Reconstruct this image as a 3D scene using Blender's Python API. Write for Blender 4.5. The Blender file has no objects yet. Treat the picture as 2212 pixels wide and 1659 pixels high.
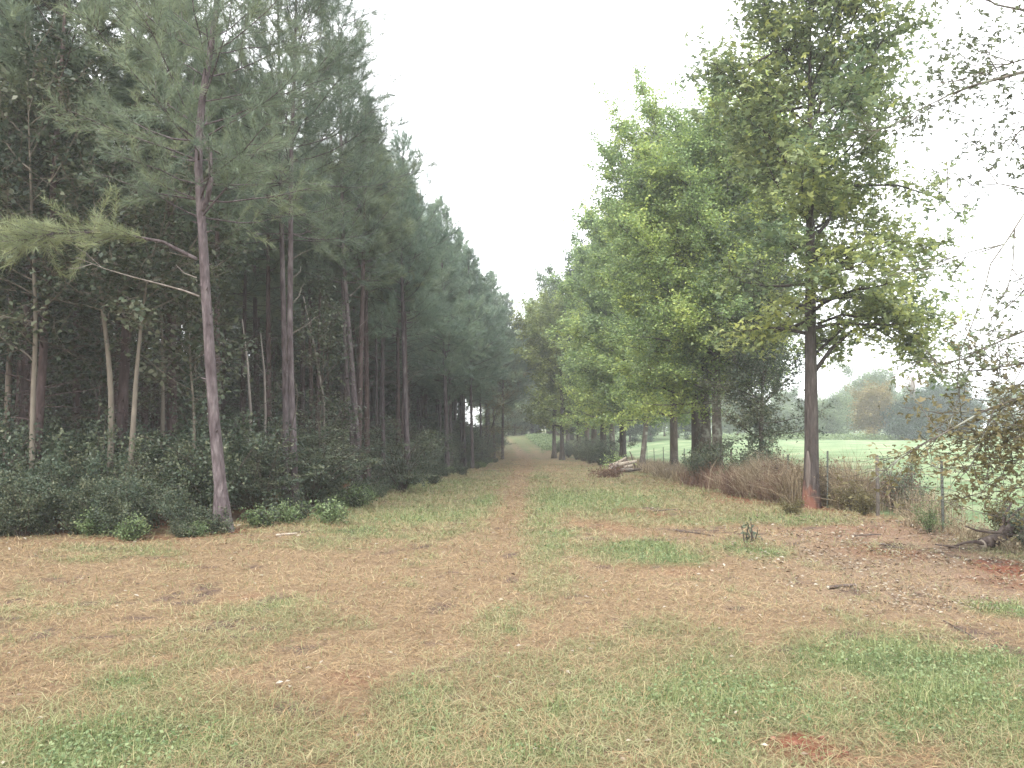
import bpy, math, random
import numpy as np
from math import radians, sin, cos, pi
from mathutils import Vector

# ------------------------------------------------------------------ scene, camera, sky, sun
S = bpy.context.scene
COL = S.collection
F, CX, CY, HZ = 1835.0, 1106.0, 829.5, 917.0         # focal length, centre and horizon of a 2212 px wide picture
EYE = 1.6
PITCH = math.atan((HZ - CY) / F)
cam = bpy.data.objects.new("camera", bpy.data.cameras.new("camera"))
COL.objects.link(cam)
cam.location = (0, 0, EYE)
cam.rotation_euler = (pi/2 + PITCH, 0, 0)
cam.data.sensor_width = 36.0
cam.data.lens = 36.0 * F / 2212.0
cam.data.clip_start = 0.1
cam.data.clip_end = 2000.0
S.camera = cam

SUN_EL, SUN_AZ = radians(48), radians(205)     # azimuth clockwise from +Y: behind the camera, a little to the left
w = bpy.data.worlds.new("World"); S.world = w; w.use_nodes = True
nt = w.node_tree; nt.nodes.clear()
sky = nt.nodes.new("ShaderNodeTexSky"); sky.sky_type = 'NISHITA'; sky.sun_disc = False
sky.sun_elevation = SUN_EL; sky.sun_rotation = SUN_AZ
mix = nt.nodes.new("ShaderNodeMix"); mix.data_type = 'RGBA'; mix.inputs[0].default_value = 0.88
cl = nt.nodes.new("ShaderNodeTexNoise"); cl.inputs["Scale"].default_value = 1.6; cl.inputs["Detail"].default_value = 4
cr = nt.nodes.new("ShaderNodeMapRange"); cr.inputs[1].default_value = .3; cr.inputs[2].default_value = .7
cr.inputs[3].default_value = .9; cr.inputs[4].default_value = 1.1
cm = nt.nodes.new("ShaderNodeMix"); cm.data_type = 'RGBA'; cm.inputs[0].default_value = 1; cm.blend_type = 'MULTIPLY'
cm.inputs[6].default_value = (10.2, 10.3, 10.5, 1)
nt.links.new(cl.outputs[0], cr.inputs[0]); nt.links.new(cr.outputs[0], cm.inputs[7])
nt.links.new(sky.outputs[0], mix.inputs[6]); nt.links.new(cm.outputs[2], mix.inputs[7])
bg = nt.nodes.new("ShaderNodeBackground"); bg.inputs[1].default_value = 0.11
out = nt.nodes.new("ShaderNodeOutputWorld")
nt.links.new(mix.outputs[2], bg.inputs[0]); nt.links.new(bg.outputs[0], out.inputs[0])

sun = bpy.data.objects.new("sun", bpy.data.lights.new("sun", 'SUN')); COL.objects.link(sun)
sun.data.energy = 1.5; sun.data.angle = radians(25); sun.data.color = (1, .95, .87)
sd = Vector((sin(SUN_AZ)*cos(SUN_EL), cos(SUN_AZ)*cos(SUN_EL), sin(SUN_EL)))
sun.rotation_euler = sd.to_track_quat('Z', 'Y').to_euler(); sun.location = (20, -10, 40)

S.view_settings.view_transform = 'Standard'; S.view_settings.look = 'None'
S.view_settings.exposure = 1.68; S.view_settings.gamma = 1
S.cycles.max_bounces = 7; S.cycles.diffuse_bounces = 5; S.cycles.transmission_bounces = 5
S.cycles.glossy_bounces = 1; S.cycles.volume_bounces = 3; S.cycles.transparent_max_bounces = 4
S.cycles.use_denoising = True
S.cycles.volume_max_steps = 64

# ------------------------------------------------------------------ terrain
def vnoise(x, y, sc, seed=0):
    x = np.asarray(x, float)*sc; y = np.asarray(y, float)*sc
    xi = np.floor(x).astype(np.int64); yi = np.floor(y).astype(np.int64)
    fx = x-xi; fy = y-yi; fx = fx*fx*(3-2*fx); fy = fy*fy*(3-2*fy)
    def h(a, b):
        n = (a*374761393 + b*668265263 + seed*982451653) & 0x7fffffff
        n = ((n ^ (n >> 13)) * 1274126177) & 0x7fffffff
        return ((n ^ (n >> 16)) & 0xffff) / 65535.0
    return (h(xi, yi)*(1-fx)+h(xi+1, yi)*fx)*(1-fy) + (h(xi, yi+1)*(1-fx)+h(xi+1, yi+1)*fx)*fy
def fbm(x, y, sc, seed=0, o=4):
    s = 0; a = .5; t = 0
    for k in range(o):
        s = s + a*vnoise(x, y, sc*2**k, seed+k*17); t += a; a *= .55
    return s/t
def sm(a, b, x):
    t = np.clip((np.asarray(x, float)-a)/(b-a), 0, 1); return t*t*(3-2*t)
def track_x(y):          # the lane's centre line
    return .75+np.interp(y, [0, 4, 5, 6.3, 8.8, 12.6, 20, 34, 60, 75, 90, 108, 125], [-1.1, -.9, -.74, -.56, -.28, -.12, .04, .3, 1.0, 1.1, .4, -.4, -2])
DY = [-2000, 13, 65, 76, 90, 108, 125, 400, 2000]; DZ = [0, 0, -1.2, -1.28, -.85, -.22, .1, .6, .6]
def ground_z(x, y):
    x = np.asarray(x, float); y = np.asarray(y, float)
    d = np.interp(y, DY, DZ)
    wr = 1 - sm(9, 20, x)*.85
    z = d*wr
    z = z + (fbm(x, y, .35, 3, 3)-.5)*.10 + (fbm(x, y, 2.2, 9, 2)-.5)*.035
    u = x-track_x(y)
    z = z - (.05*np.exp(-((u+.75)/.3)**2)+.02*np.exp(-((u-.8)/.3)**2))*sm(2, 9, y)
    return z
def gz(x, y): return float(ground_z(x, y))
def ray(xv, yv):
    u = (xv-CX)/F; v = (CY-yv)/F
    return np.array([u, cos(PITCH)-v*sin(PITCH), sin(PITCH)+v*cos(PITCH)])
def at(xv, yv, D):                      # the world point at distance D along +Y seen at that place of the photo
    d = ray(xv, yv); return np.array([0, 0, EYE]) + d*(D/d[1])
def hit(xv, yv):                        # where that line of sight meets the ground
    d = ray(xv, yv); t = 1.0
    while t < 400:
        p = np.array([0, 0, EYE])+d*t
        if p[2] < gz(p[0], p[1]): return p
        t *= 1.004
    return np.array([0, 0, EYE])+d*t

# ------------------------------------------------------------------ mesh and object helpers
class Geo:
    def __init__(s): s.v=[]; s.n=0; s.q=[]; s.t=[]; s.qm=[]; s.tm=[]; s.a=[]
    def add(s, v, q=None, t=None, m=0, a=None):
        v = np.asarray(v, float).reshape(-1, 3)
        if q is not None and len(q):
            q = np.asarray(q, int).reshape(-1, 4)+s.n; s.q.append(q); s.qm.append(np.full(len(q), m))
        if t is not None and len(t):
            t = np.asarray(t, int).reshape(-1, 3)+s.n; s.t.append(t); s.tm.append(np.full(len(t), m))
        s.a.append(np.zeros(len(v))+(0 if a is None else a)); s.v.append(v); s.n += len(v)
    def mesh(s, name, mats, smooth=None):
        V = np.concatenate(s.v); A = np.concatenate(s.a)
        Q = np.concatenate(s.q) if s.q else np.zeros((0, 4), int); T = np.concatenate(s.t) if s.t else np.zeros((0, 3), int)
        me = bpy.data.meshes.new(name); me.vertices.add(len(V)); me.vertices.foreach_set("co", V.astype(np.float32).ravel())
        nl = len(Q)*4+len(T)*3; me.loops.add(nl); me.loops.foreach_set("vertex_index", np.concatenate([Q.ravel(), T.ravel()]).astype(np.int32))
        me.polygons.add(len(Q)+len(T))
        me.polygons.foreach_set("loop_start", np.concatenate([np.arange(len(Q))*4, len(Q)*4+np.arange(len(T))*3]).astype(np.int32))
        me.polygons.foreach_set("material_index", np.concatenate((s.qm or [np.zeros(0)])+(s.tm or [np.zeros(0)])).astype(np.int32))
        for m in mats: me.materials.append(m)
        me.update(calc_edges=True)
        at_ = me.attributes.new("v", 'FLOAT', 'POINT'); at_.data.foreach_set("value", A.astype(np.float32))
        if smooth: me.polygons.foreach_set("use_smooth", np.ones(len(me.polygons), bool))
        return me
    def obj(s, name, mats, parent=None, smooth=False):
        if not isinstance(mats, (list, tuple)): mats = [mats]
        o = bpy.data.objects.new(name, s.mesh(name, mats, smooth)); COL.objects.link(o); o.parent = parent
        return o
def tag(o, label=None, cat=None, group=None, kind=None):
    for k, v in (("label", label), ("category", cat), ("group", group), ("kind", kind)):
        if v: o[k] = v
    return o
def thing(name, label, cat, loc=(0, 0, 0), rz=0, group=None):
    o = bpy.data.objects.new(name, None); COL.objects.link(o); o.location = tuple(float(c) for c in loc); o.rotation_euler = (0, 0, rz)
    return tag(o, label, cat, group)
def dup(root, loc, rz=0, sc=1.0, label=None, group=None, szz=None):
    r = root.copy(); COL.objects.link(r); r.location = tuple(float(c) for c in loc); r.rotation_euler = (0, 0, rz)
    r.scale = (sc, sc, szz or sc)
    if label: r["label"] = label
    if group: r["group"] = group
    for ch in list(root.children):
        c = ch.copy(); COL.objects.link(c); c.parent = r
        for g in ch.children:
            d = g.copy(); COL.objects.link(d); d.parent = c
    return r
def norm(a): return a/(np.linalg.norm(a, axis=-1, keepdims=True)+1e-9)
def tube(g, P, R, k=6, m=0, a=None, cap=True, rough=0, rng=None):
    P = np.asarray(P, float); n = len(P); R = np.broadcast_to(np.asarray(R, float), (n,))
    T = norm(np.gradient(P, axis=0)); ref = np.array([1., 0, 0]) if abs(T[0][0]) < .8 else np.array([0, 1., 0])
    U = norm(np.cross(T, ref)); W = np.cross(T, U)
    an = np.arange(k)*2*pi/k; rr = np.ones((n, k))
    if rough and rng is not None: rr = 1+rng.normal(0, rough, (n, k))
    V = P[:, None]+(U[:, None]*np.cos(an)[None, :, None]+W[:, None]*np.sin(an)[None, :, None])*(R[:, None]*rr)[:, :, None]
    i = np.arange(n-1)[:, None]*k; j = np.arange(k)[None]; j2 = (j+1) % k
    q = np.stack([i+j, i+j2, i+k+j2, i+k+j], -1).reshape(-1, 4)
    V = V.reshape(-1, 3); t = None
    if cap:
        V = np.vstack([V, P[-1:]+T[-1:]*R[-1]*.4]); b = (n-1)*k
        t = [[b+x, b+(x+1) % k, n*k] for x in range(k)]
    g.add(V, q, t, m, a)
def leaves(g, C, size, rng, m=0, lobes=1, flat=.6, a=None, long=1.0, axis=None):
    """one folded leaf at every point of C"""
    C = np.asarray(C); N = len(C)
    if not N: return
    nrm = norm(rng.normal(0, 1, (N, 3))+np.array([0, 0, 1.0])*flat*2)
    ax = rng.normal(0, 1, (N, 3)) if axis is None else axis+rng.normal(0, .35, (N, 3))
    ax = norm(ax-nrm*np.sum(ax*nrm, 1, keepdims=True)); si = np.cross(nrm, ax)
    L = (size*rng.uniform(.65, 1.25, N))[:, None]
    v = rng.random(N) if a is None else np.clip(a+rng.normal(0, .18, N), 0, 1)
    for li in range(lobes):
        th = (0, .95, -.95)[li]; sc = (1, .8, .8)[li]
        d = ax*cos(th)+si*sin(th); e = si*cos(th)-ax*sin(th); l = L*sc; wd = l*(.34 if lobes == 1 else .24)/long
        V = np.stack([C, C+d*l*.5+e*wd+nrm*l*.06, C+d*l-nrm*l*.1, C+d*l*.5-e*wd+nrm*l*.06], 1)
        q = np.arange(N*4).reshape(N, 4)
        g.add(V.reshape(-1, 3), q, None, m, np.repeat(v, 4))

# ------------------------------------------------------------------ materials
def newmat(name):
    m = bpy.data.materials.new(name); m.use_nodes = True; t = m.node_tree; t.nodes.clear()
    return m, t, lambda ty, **kw: _node(t, ty, kw), t.links.new
def _node(t, ty, kw):
    n = t.nodes.new("ShaderNode"+ty)
    for k, v in kw.items():
        if k.startswith("i_"): n.inputs[k[2:].replace("_", " ")].default_value = v
        elif k.startswith("n") and k[1:].isdigit(): n.inputs[int(k[1:])].default_value = v
        else: setattr(n, k, v)
    return n
def ramp(N, cols):
    r = N("ValToRGB"); e = r.color_ramp.elements
    while len(e) < len(cols): e.new(.5)
    for x, (p, c) in zip(e, cols): x.position = p; x.color = (*c, 1)
    return r
def leaf_mat(name, cols, trans=.35, rough=.55, objvar=.25):
    m, t, N, L = newmat(name)
    a = N("Attribute", attribute_name="v"); oi = N("ObjectInfo")
    add = N("Math", operation='MULTIPLY_ADD', n1=objvar, n2=-objvar/2); L(oi.outputs["Random"], add.inputs[0])
    ad = N("Math", operation='ADD'); L(a.outputs["Fac"], ad.inputs[0]); L(add.outputs[0], ad.inputs[1])
    r = ramp(N, [(i/(len(cols)-1), c) for i, c in enumerate(cols)]); L(ad.outputs[0], r.inputs[0])
    p = N("BsdfPrincipled", i_Roughness=rough); p.inputs["Specular IOR Level"].default_value = .35
    L(r.outputs[0], p.inputs["Base Color"])
    tr = N("BsdfTranslucent"); L(r.outputs[0], tr.inputs[0])
    mx = N("MixShader"); mx.inputs[0].default_value = trans
    o = N("OutputMaterial"); L(p.outputs[0], mx.inputs[1]); L(tr.outputs[0], mx.inputs[2]); L(mx.outputs[0], o.inputs[0])
    return m
def bark_mat(name, c1, c2, c3, scale=9, stretch=.25, bump=.6, clay=False, blotch=None):
    m, t, N, L = newmat(name)
    tc = N("TexCoord"); mp = N("Mapping"); mp.inputs["Scale"].default_value = (1, 1, stretch); L(tc.outputs["Object"], mp.inputs[0])
    vo = N("TexVoronoi", i_Scale=scale*1.6); L(mp.outputs[0], vo.inputs["Vector"])
    no = N("TexNoise", i_Scale=scale, i_Detail=6.0, i_Roughness=.65); L(mp.outputs[0], no.inputs["Vector"])
    r = ramp(N, [(.3, c1), (.52, c2), (.72, c3)]); L(no.outputs[0], r.inputs[0])
    dk = N("MapRange", n1=.0, n2=.35, n3=1.0, n4=.62); L(vo.outputs["Distance"], dk.inputs[0])
    mu = N("Mix", data_type='RGBA', blend_type='MULTIPLY', n0=1.0); L(r.outputs[0], mu.inputs[6]); L(dk.outputs[0], mu.inputs[7])
    col = mu.outputs[2]
    if blotch:
        b = N("TexNoise", i_Scale=3.0, i_Detail=3.0); L(tc.outputs["Object"], b.inputs["Vector"])
        br = N("MapRange", n1=.56, n2=.68); L(b.outputs[0], br.inputs[0])
        bm = N("Mix", data_type='RGBA'); L(br.outputs[0], bm.inputs[0]); L(col, bm.inputs[6]); bm.inputs[7].default_value = (*blotch, 1); col = bm.outputs[2]
    if clay:      # red clay splashed on the foot of the trunk
        sx = N("SeparateXYZ"); L(tc.outputs["Object"], sx.inputs[0])
        nn = N("TexNoise", i_Scale=7.0, i_Detail=4.0); L(tc.outputs["Object"], nn.inputs["Vector"])
        ad = N("Math", operation='MULTIPLY_ADD', n1=.9, n2=-.45); L(nn.outputs[0], ad.inputs[0]); xs = N("Math", operation='MULTIPLY_ADD', n1=1.6, n2=.1); L(sx.outputs[0], xs.inputs[0]); a0 = N("Math", operation='ADD'); L(xs.outputs[0], a0.inputs[0]); L(ad.outputs[0], a0.inputs[1]); ad = a0
        a2 = N("Math", operation='ADD'); L(sx.outputs[2], a2.inputs[0]); L(ad.outputs[0], a2.inputs[1])
        rr = N("MapRange", n1=.2, n2=.55, n3=.8, n4=.0); L(a2.outputs[0], rr.inputs[0])
        cmx = N("Mix", data_type='RGBA'); L(rr.outputs[0], cmx.inputs[0]); L(col, cmx.inputs[6]); cmx.inputs[7].default_value = (.20, .088, .06, 1); col = cmx.outputs[2]
    p = N("BsdfPrincipled", i_Roughness=.9); p.inputs["Specular IOR Level"].default_value = .2
    L(col, p.inputs["Base Color"])
    bu = N("Bump", i_Strength=bump, i_Distance=.03); ad3 = N("Math", operation='ADD'); L(no.outputs[0], ad3.inputs[0]); L(vo.outputs["Distance"], ad3.inputs[1])
    L(ad3.outputs[0], bu.inputs["Height"]); L(bu.outputs[0], p.inputs["Normal"])
    o = N("OutputMaterial"); L(p.outputs[0], o.inputs[0]); return m

M = {}
M['needle'] = leaf_mat("pine_needles", [(0.082, 0.118, 0.092), (0.133, 0.180, 0.127), (0.192, 0.236, 0.143), (0.265, 0.294, 0.149)], .3, .5)
M['needle_hazed'] = leaf_mat("haze_paled_pine_needles", [(0.106, 0.158, 0.128), (0.161, 0.228, 0.168), (0.224, 0.295, 0.202), (0.286, 0.355, 0.222)], .35, .5)  # needles of the farther pines: distance haze put into the colour, paler and bluer
M['needle_y'] = leaf_mat("yellow_green_needles", [(0.126, 0.151, 0.058), (0.196, 0.214, 0.078), (0.266, 0.252, 0.091)], .35, .5)
M['sweet'] = leaf_mat("olive_lobed_leaves", [(0.111, 0.164, 0.090), (0.185, 0.234, 0.108), (0.271, 0.318, 0.128), (0.417, 0.444, 0.141)], .4, .42)
M['elm'] = leaf_mat("fine_green_leaves", [(0.163, 0.235, 0.116), (0.244, 0.342, 0.145), (0.350, 0.447, 0.156), (0.566, 0.635, 0.200)], .4, .5)
M['lime'] = leaf_mat("yellow_green_leaves", [(0.146, 0.192, 0.070), (0.230, 0.282, 0.085), (0.328, 0.362, 0.112)], .4, .5)
M['oakbrown'] = leaf_mat("brownish_olive_leaves", [(.09, .075, .035), (.13, .115, .05), (.17, .15, .065), (.24, .20, .10)], .35, .45)
M['overh'] = leaf_mat("grey_green_leaves", [(0.072, 0.084, 0.048), (0.120, 0.144, 0.072), (0.168, 0.192, 0.096)], .35, .45)
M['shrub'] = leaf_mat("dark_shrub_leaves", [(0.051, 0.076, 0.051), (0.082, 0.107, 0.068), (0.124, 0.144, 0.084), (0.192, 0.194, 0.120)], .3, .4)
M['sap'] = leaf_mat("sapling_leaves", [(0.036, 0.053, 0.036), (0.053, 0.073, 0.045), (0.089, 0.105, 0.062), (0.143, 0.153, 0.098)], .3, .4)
M['weed'] = leaf_mat("green_weed_leaves", [(0.072, 0.111, 0.047), (0.117, 0.170, 0.072), (0.171, 0.230, 0.102), (0.234, 0.281, 0.136)], .3, .5)
M['far'] = leaf_mat("far_green_leaves", [(0.120, 0.172, 0.094), (0.180, 0.246, 0.124), (0.257, 0.323, 0.146)], .3, .6, .5)
M['fardark'] = leaf_mat("dark_evergreen_leaves", [(0.039, 0.065, 0.046), (0.058, 0.091, 0.058), (0.091, 0.130, 0.078)], .2, .6, .3)
M['tan'] = leaf_mat("turning_tan_leaves", [(.17, .14, .055), (.24, .19, .07), (.30, .24, .10)], .3, .6)
M['rust'] = leaf_mat("dead_red_brown_leaves", [(0.096, 0.056, 0.043), (0.152, 0.088, 0.064), (0.208, 0.136, 0.093)], .2, .8)
M['straw'] = leaf_mat("cut_dead_grass", [(0.135, 0.080, 0.045), (0.255, 0.171, 0.087), (0.336, 0.242, 0.133), (0.443, 0.356, 0.221)], .15, .8)
M['blade'] = leaf_mat("green_grass_blades", [(0.097, 0.140, 0.053), (0.162, 0.210, 0.079), (0.238, 0.279, 0.116), (0.367, 0.360, 0.179)], .3, .6)
M['hay'] = leaf_mat("pale_cut_grass", [(0.150, 0.160, 0.072), (0.245, 0.240, 0.119), (0.340, 0.314, 0.180)], .2, .7)
M['dryweed'] = leaf_mat("dry_weed_stalks", [(0.175, 0.133, 0.082), (0.265, 0.206, 0.134), (0.369, 0.311, 0.211)], .15, .8)
M['litter'] = leaf_mat("leaf_litter_chips", [(0.081, 0.047, 0.029), (0.149, 0.100, 0.064), (0.241, 0.200, 0.150), (0.379, 0.352, 0.289)], .05, .7)
M['pbark'] = bark_mat("pine_bark", (.07, .052, .055), (.155, .125, .13), (.27, .235, .235), 11, .28, 1.0)
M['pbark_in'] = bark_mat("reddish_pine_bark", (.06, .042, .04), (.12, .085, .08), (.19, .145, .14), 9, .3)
M['sbark'] = bark_mat("grey_brown_bark", (.045, .036, .034), (.10, .082, .075), (.17, .145, .13), 12, .22, .8, clay=True)
M['sbark2'] = bark_mat("blackish_bark", (.04, .034, .032), (.09, .075, .068), (.15, .13, .115), 12, .22, .8)
M['gbark'] = bark_mat("lichen_grey_bark", (.10, .085, .07), (.19, .165, .14), (.30, .27, .23), 8, .35, .5, blotch=(.30, .31, .26))
M['tbark'] = bark_mat("brown_bark", (.07, .055, .045), (.13, .105, .085), (.20, .17, .14), 8, .3)
M['smooth'] = bark_mat("smooth_tan_bark", (.17, .145, .115), (.23, .20, .16), (.30, .265, .215), 4, .5, .2)
M['deadw'] = bark_mat("weathered_dead_wood", (.20, .17, .15), (.33, .29, .26), (.48, .43, .38), 10, .2, .4)
M['log'] = bark_mat("broken_log_bark", (.07, .05, .045), (.15, .115, .10), (.26, .21, .18), 9, .25, .6)
M['pale'] = bark_mat("bleached_wood", (.40, .33, .26), (.55, .47, .38), (.68, .60, .50), 9, .2, .4)
def plain(name, c, rough=.7, metal=0, nz=.3):
    m, t, N, L = newmat(name); tc = N("TexCoord"); no = N("TexNoise", i_Scale=25.0, i_Detail=4.0); L(tc.outputs["Object"], no.inputs["Vector"])
    r = ramp(N, [(.3, tuple(x*(1-nz) for x in c)), (.7, tuple(min(1, x*(1+nz)) for x in c))]); L(no.outputs[0], r.inputs[0])
    p = N("BsdfPrincipled", i_Roughness=rough, i_Metallic=metal); L(r.outputs[0], p.inputs["Base Color"]); o = N("OutputMaterial"); L(p.outputs[0], o.inputs[0]); return m
M['post'] = plain("weathered_post", (.085, .072, .06)); M['tpost'] = plain("green_steel_post", (.055, .06, .05), .6, .2)
M['wire'] = plain("rusty_wire", (.14, .11, .10), .6, .5); M['hollow'] = plain("hollow_shade", (.012, .010, .009), .95)  # the hollow's near-black is shade put into the colour
M['scar'] = bark_mat("bare_wood_scar", (.12, .095, .085), (.20, .165, .145), (.28, .24, .21), 9, .15, .4)
M['clod'] = plain("red_clay", (.16, .066, .042), .95)
M['thatch'] = plain("dry_brush", (.22, .14, .09), .9)

# ------------------------------------------------------------------ ground cover map (world space patches)
def patch(xv, yv, rx, ry, s=1.0):
    c = hit(xv, yv); a = hit(xv, yv-ry)[1]; b = hit(xv, min(yv+ry, 1900))[1]
    return (c[0], c[1], rx/F*c[1], max((a-b)/2, .05), s)
GREEN = [patch(*p) for p in [(1150,1100,34,26,1),(1060,1085,40,18,.9),(1050,1160,25,20,.3),(1250,1080,130,22,.8),(1160,1190,65,55,.9),(1370,1192,110,20,1.3),(1640,1192,70,18,.8),
    (1030,1345,60,42,.9),(1105,1367,26,14,1.4),(1395,1362,70,20,.8),(290,1600,300,85,1.1),(330,1480,90,32,.7),(1210,1530,60,30,1.1),(900,1560,110,80,.8),(1350,1540,420,110,.55),
    (2050,1480,220,95,1.2),(2170,1316,50,16,.9),(1940,1602,26,22,1.3),(1690,1120,110,12,.8),(900,1115,190,30,.5),(720,1165,90,30,.4),(60,1610,120,80,.8),(620,1330,120,60,.35),(950,1050,120,14,.4),
    (1500,1128,60,12,.5),(1340,1120,60,14,.4),(2150,1180,80,20,.4),(2180,1620,120,80,.8),(1850,1350,30,20,.5),(1200,1640,200,30,.6),(430,1370,160,30,.25),(1900,1180,120,14,.3)]]
CLAY = [patch(*p) for p in [(1755,1625,66,30,1.2),(1752,1094,45,16,1.2),(1640,1078,110,12,.9),(1950,1192,150,16,.5),(2150,1250,90,24,.4),(500,1150,34,10,.9),(540,1290,60,9,.35),(560,1556,45,8,.5),
    (780,1460,80,26,.35),(1290,1130,100,12,.35),(1400,1105,80,10,.5),(1540,1046,50,8,.8),(1850,1140,220,26,.35),(1400,1225,150,12,.3),(300,1165,300,6,.4),(1100,1440,60,16,.25),(2190,1230,60,10,.8),(1380,1030,40,5,.4)]]
DARK = [patch(*p) for p in [(1500,1150,48,6,1.),(1435,1106,22,4,.9),(1240,1140,36,4,.5),(1235,1300,20,5,.6),(1830,1276,40,7,.7),(30,1355,60,6,.5),(330,1625,30,12,.4),(860,1190,50,5,.5),(1180,1590,20,6,.6),(2100,1185,60,8,.6)]]
def blob(P, x, y, seed):
    wx = x+(fbm(x, y, 1.3, seed)-.5)*.9*np.clip(y/12, .25, 3); wy = y+(fbm(x, y, 1.1, seed+5)-.5)*1.6*np.clip(y/10, .3, 4)
    s = np.zeros_like(x)
    for cx, cy, rx, ry, k in P:
        d = ((wx-cx)/rx)**2+((wy-cy)/ry)**2; s = np.maximum(s, k*np.exp(-d*.75))
    return s
def fence_x(y): return 6.0+.028*np.asarray(y, float)
def cover(x, y):
    x = np.asarray(x, float); y = np.asarray(y, float)
    n = fbm(x, y, 1.9, 21); n2 = fbm(x, y, .4, 31)
    g = blob(GREEN, x, y, 40)*(.6+.8*n) + sm(.48, .76, n2*.5+n*.5)*.6
    u = x-track_x(y)
    wob = (fbm(x, y, .7, 91)-.5)*.45; rut = (1.0*np.exp(-((u+.75+wob)/.5)**2)+.45*np.exp(-((u-.85+wob)/.3)**2)*sm(.35, .6, n2))*sm(3, 8, y)
    g = g*(1-.92*rut)+ (np.exp(-(u/.3)**2)*.15)*sm(12, 20, y)*sm(.4, .6, n)
    g = g + .4*sm(78, 100, y)*(x < 30) + .22*sm(12, 18, y)*(1-rut)
    c = blob(CLAY, x, y, 60)*(.5+1.0*n) + rut*.03
    d = blob(DARK, x, y, 80) + sm(.66, .80, fbm(x, y, 3.1, 97, 3))*.75
    f = sm(.0, .7, x-fence_x(y)-(fbm(x, y, .8, 5)-.5)*.8)*sm(0, 4, y+8)
    lit = sm(-1, 1.5, x-(1.2+.17*y))*sm(6, 8, y)*(1-sm(12, 17, y))*(x < fence_x(y))   # chips and leaf litter under the right-hand trees
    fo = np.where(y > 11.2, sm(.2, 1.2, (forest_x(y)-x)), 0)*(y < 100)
    return np.clip(g, 0, 1.3), np.clip(c, 0, 1), np.clip(d, 0, 1), f, np.clip(lit, 0, 1), fo
def forest_x(y):     # the edge of the pine plantation
    y = np.asarray(y, float)
    return np.interp(y, [11, 12.2, 13.5, 16, 22, 27, 38, 46, 83, 100, 200], [-20, -6, -4.2, -4.1, -4.0, -3.4, -3.0, -2.4, -1.2, -2.2, -2.2])

def ground_mat():
    m, t, N, L = newmat("mown_grass_ground")
    geo = N("NewGeometry"); mp = N("Mapping"); L(geo.outputs["Position"], mp.inputs[0]); P = mp.outputs[0]
    def noise(s, d=5, r=.6): n = N("TexNoise", i_Scale=float(s), i_Detail=float(d), i_Roughness=r); L(P, n.inputs["Vector"]); return n.outputs[0]
    A = N("Attribute", attribute_name="m1"); sA = N("SeparateColor"); L(A.outputs["Color"], sA.inputs[0])
    B = N("Attribute", attribute_name="m2"); sB = N("SeparateColor"); L(B.outputs["Color"], sB.inputs[0])
    fine = noise(38, 8, .75); med = noise(7, 5, .65)
    st = ramp(N, [(.28, (.07, .045, .03)), (.42, (.155, .105, .066)), (.56, (.235, .17, .105)), (.72, (.34, .27, .17))]); L(fine, st.inputs[0])
    gr = ramp(N, [(.28, (.04, .05, .025)), (.5, (.11, .13, .06)), (.7, (.20, .22, .105))]); L(fine, gr.inputs[0])
    cl = ramp(N, [(.3, (.11, .042, .028)), (.6, (.21, .085, .052)), (.8, (.28, .145, .095))]); L(fine, cl.inputs[0])
    dk = ramp(N, [(.3, (.05, .035, .03)), (.7, (.16, .11, .085))]); L(fine, dk.inputs[0])
    fd = ramp(N, [(.34, (.105, .165, .075)), (.5, (.165, .225, .115)), (.64, (.25, .28, .165))]); fdn = noise(.35, 6, .6); L(fdn, fd.inputs[0])
    lt = ramp(N, [(.3, (.12, .078, .054)), (.5, (.215, .155, .108)), (.68, (.32, .245, .18))]); L(fine, lt.inputs[0])
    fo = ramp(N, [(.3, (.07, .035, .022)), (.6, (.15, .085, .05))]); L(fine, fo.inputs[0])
    def soft(fac, k=.55):
        a = N("Math", operation='MULTIPLY_ADD', n1=k, n2=-k/2); L(med, a.inputs[0])
        b = N("Math", operation='ADD'); L(fac, b.inputs[0]); L(a.outputs[0], b.inputs[1])
        c = N("MapRange", n1=.12, n2=.7); L(b.outputs[0], c.inputs[0]); return c.outputs[0]
    col = st.outputs[0]
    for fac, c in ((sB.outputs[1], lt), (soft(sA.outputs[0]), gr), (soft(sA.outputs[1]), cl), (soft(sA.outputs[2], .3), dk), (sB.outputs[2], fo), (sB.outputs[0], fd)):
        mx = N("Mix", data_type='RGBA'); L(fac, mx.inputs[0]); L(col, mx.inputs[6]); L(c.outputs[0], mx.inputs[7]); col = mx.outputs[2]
    p = N("BsdfPrincipled", i_Roughness=.95); p.inputs["Specular IOR Level"].default_value = .1
    L(col, p.inputs["Base Color"]); bu = N("Bump", i_Strength=.7, i_Distance=.03); L(fine, bu.inputs["Height"]); L(bu.outputs[0], p.inputs["Normal"])
    o = N("OutputMaterial"); L(p.outputs[0], o.inputs[0]); return m
M['ground'] = ground_mat()
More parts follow.
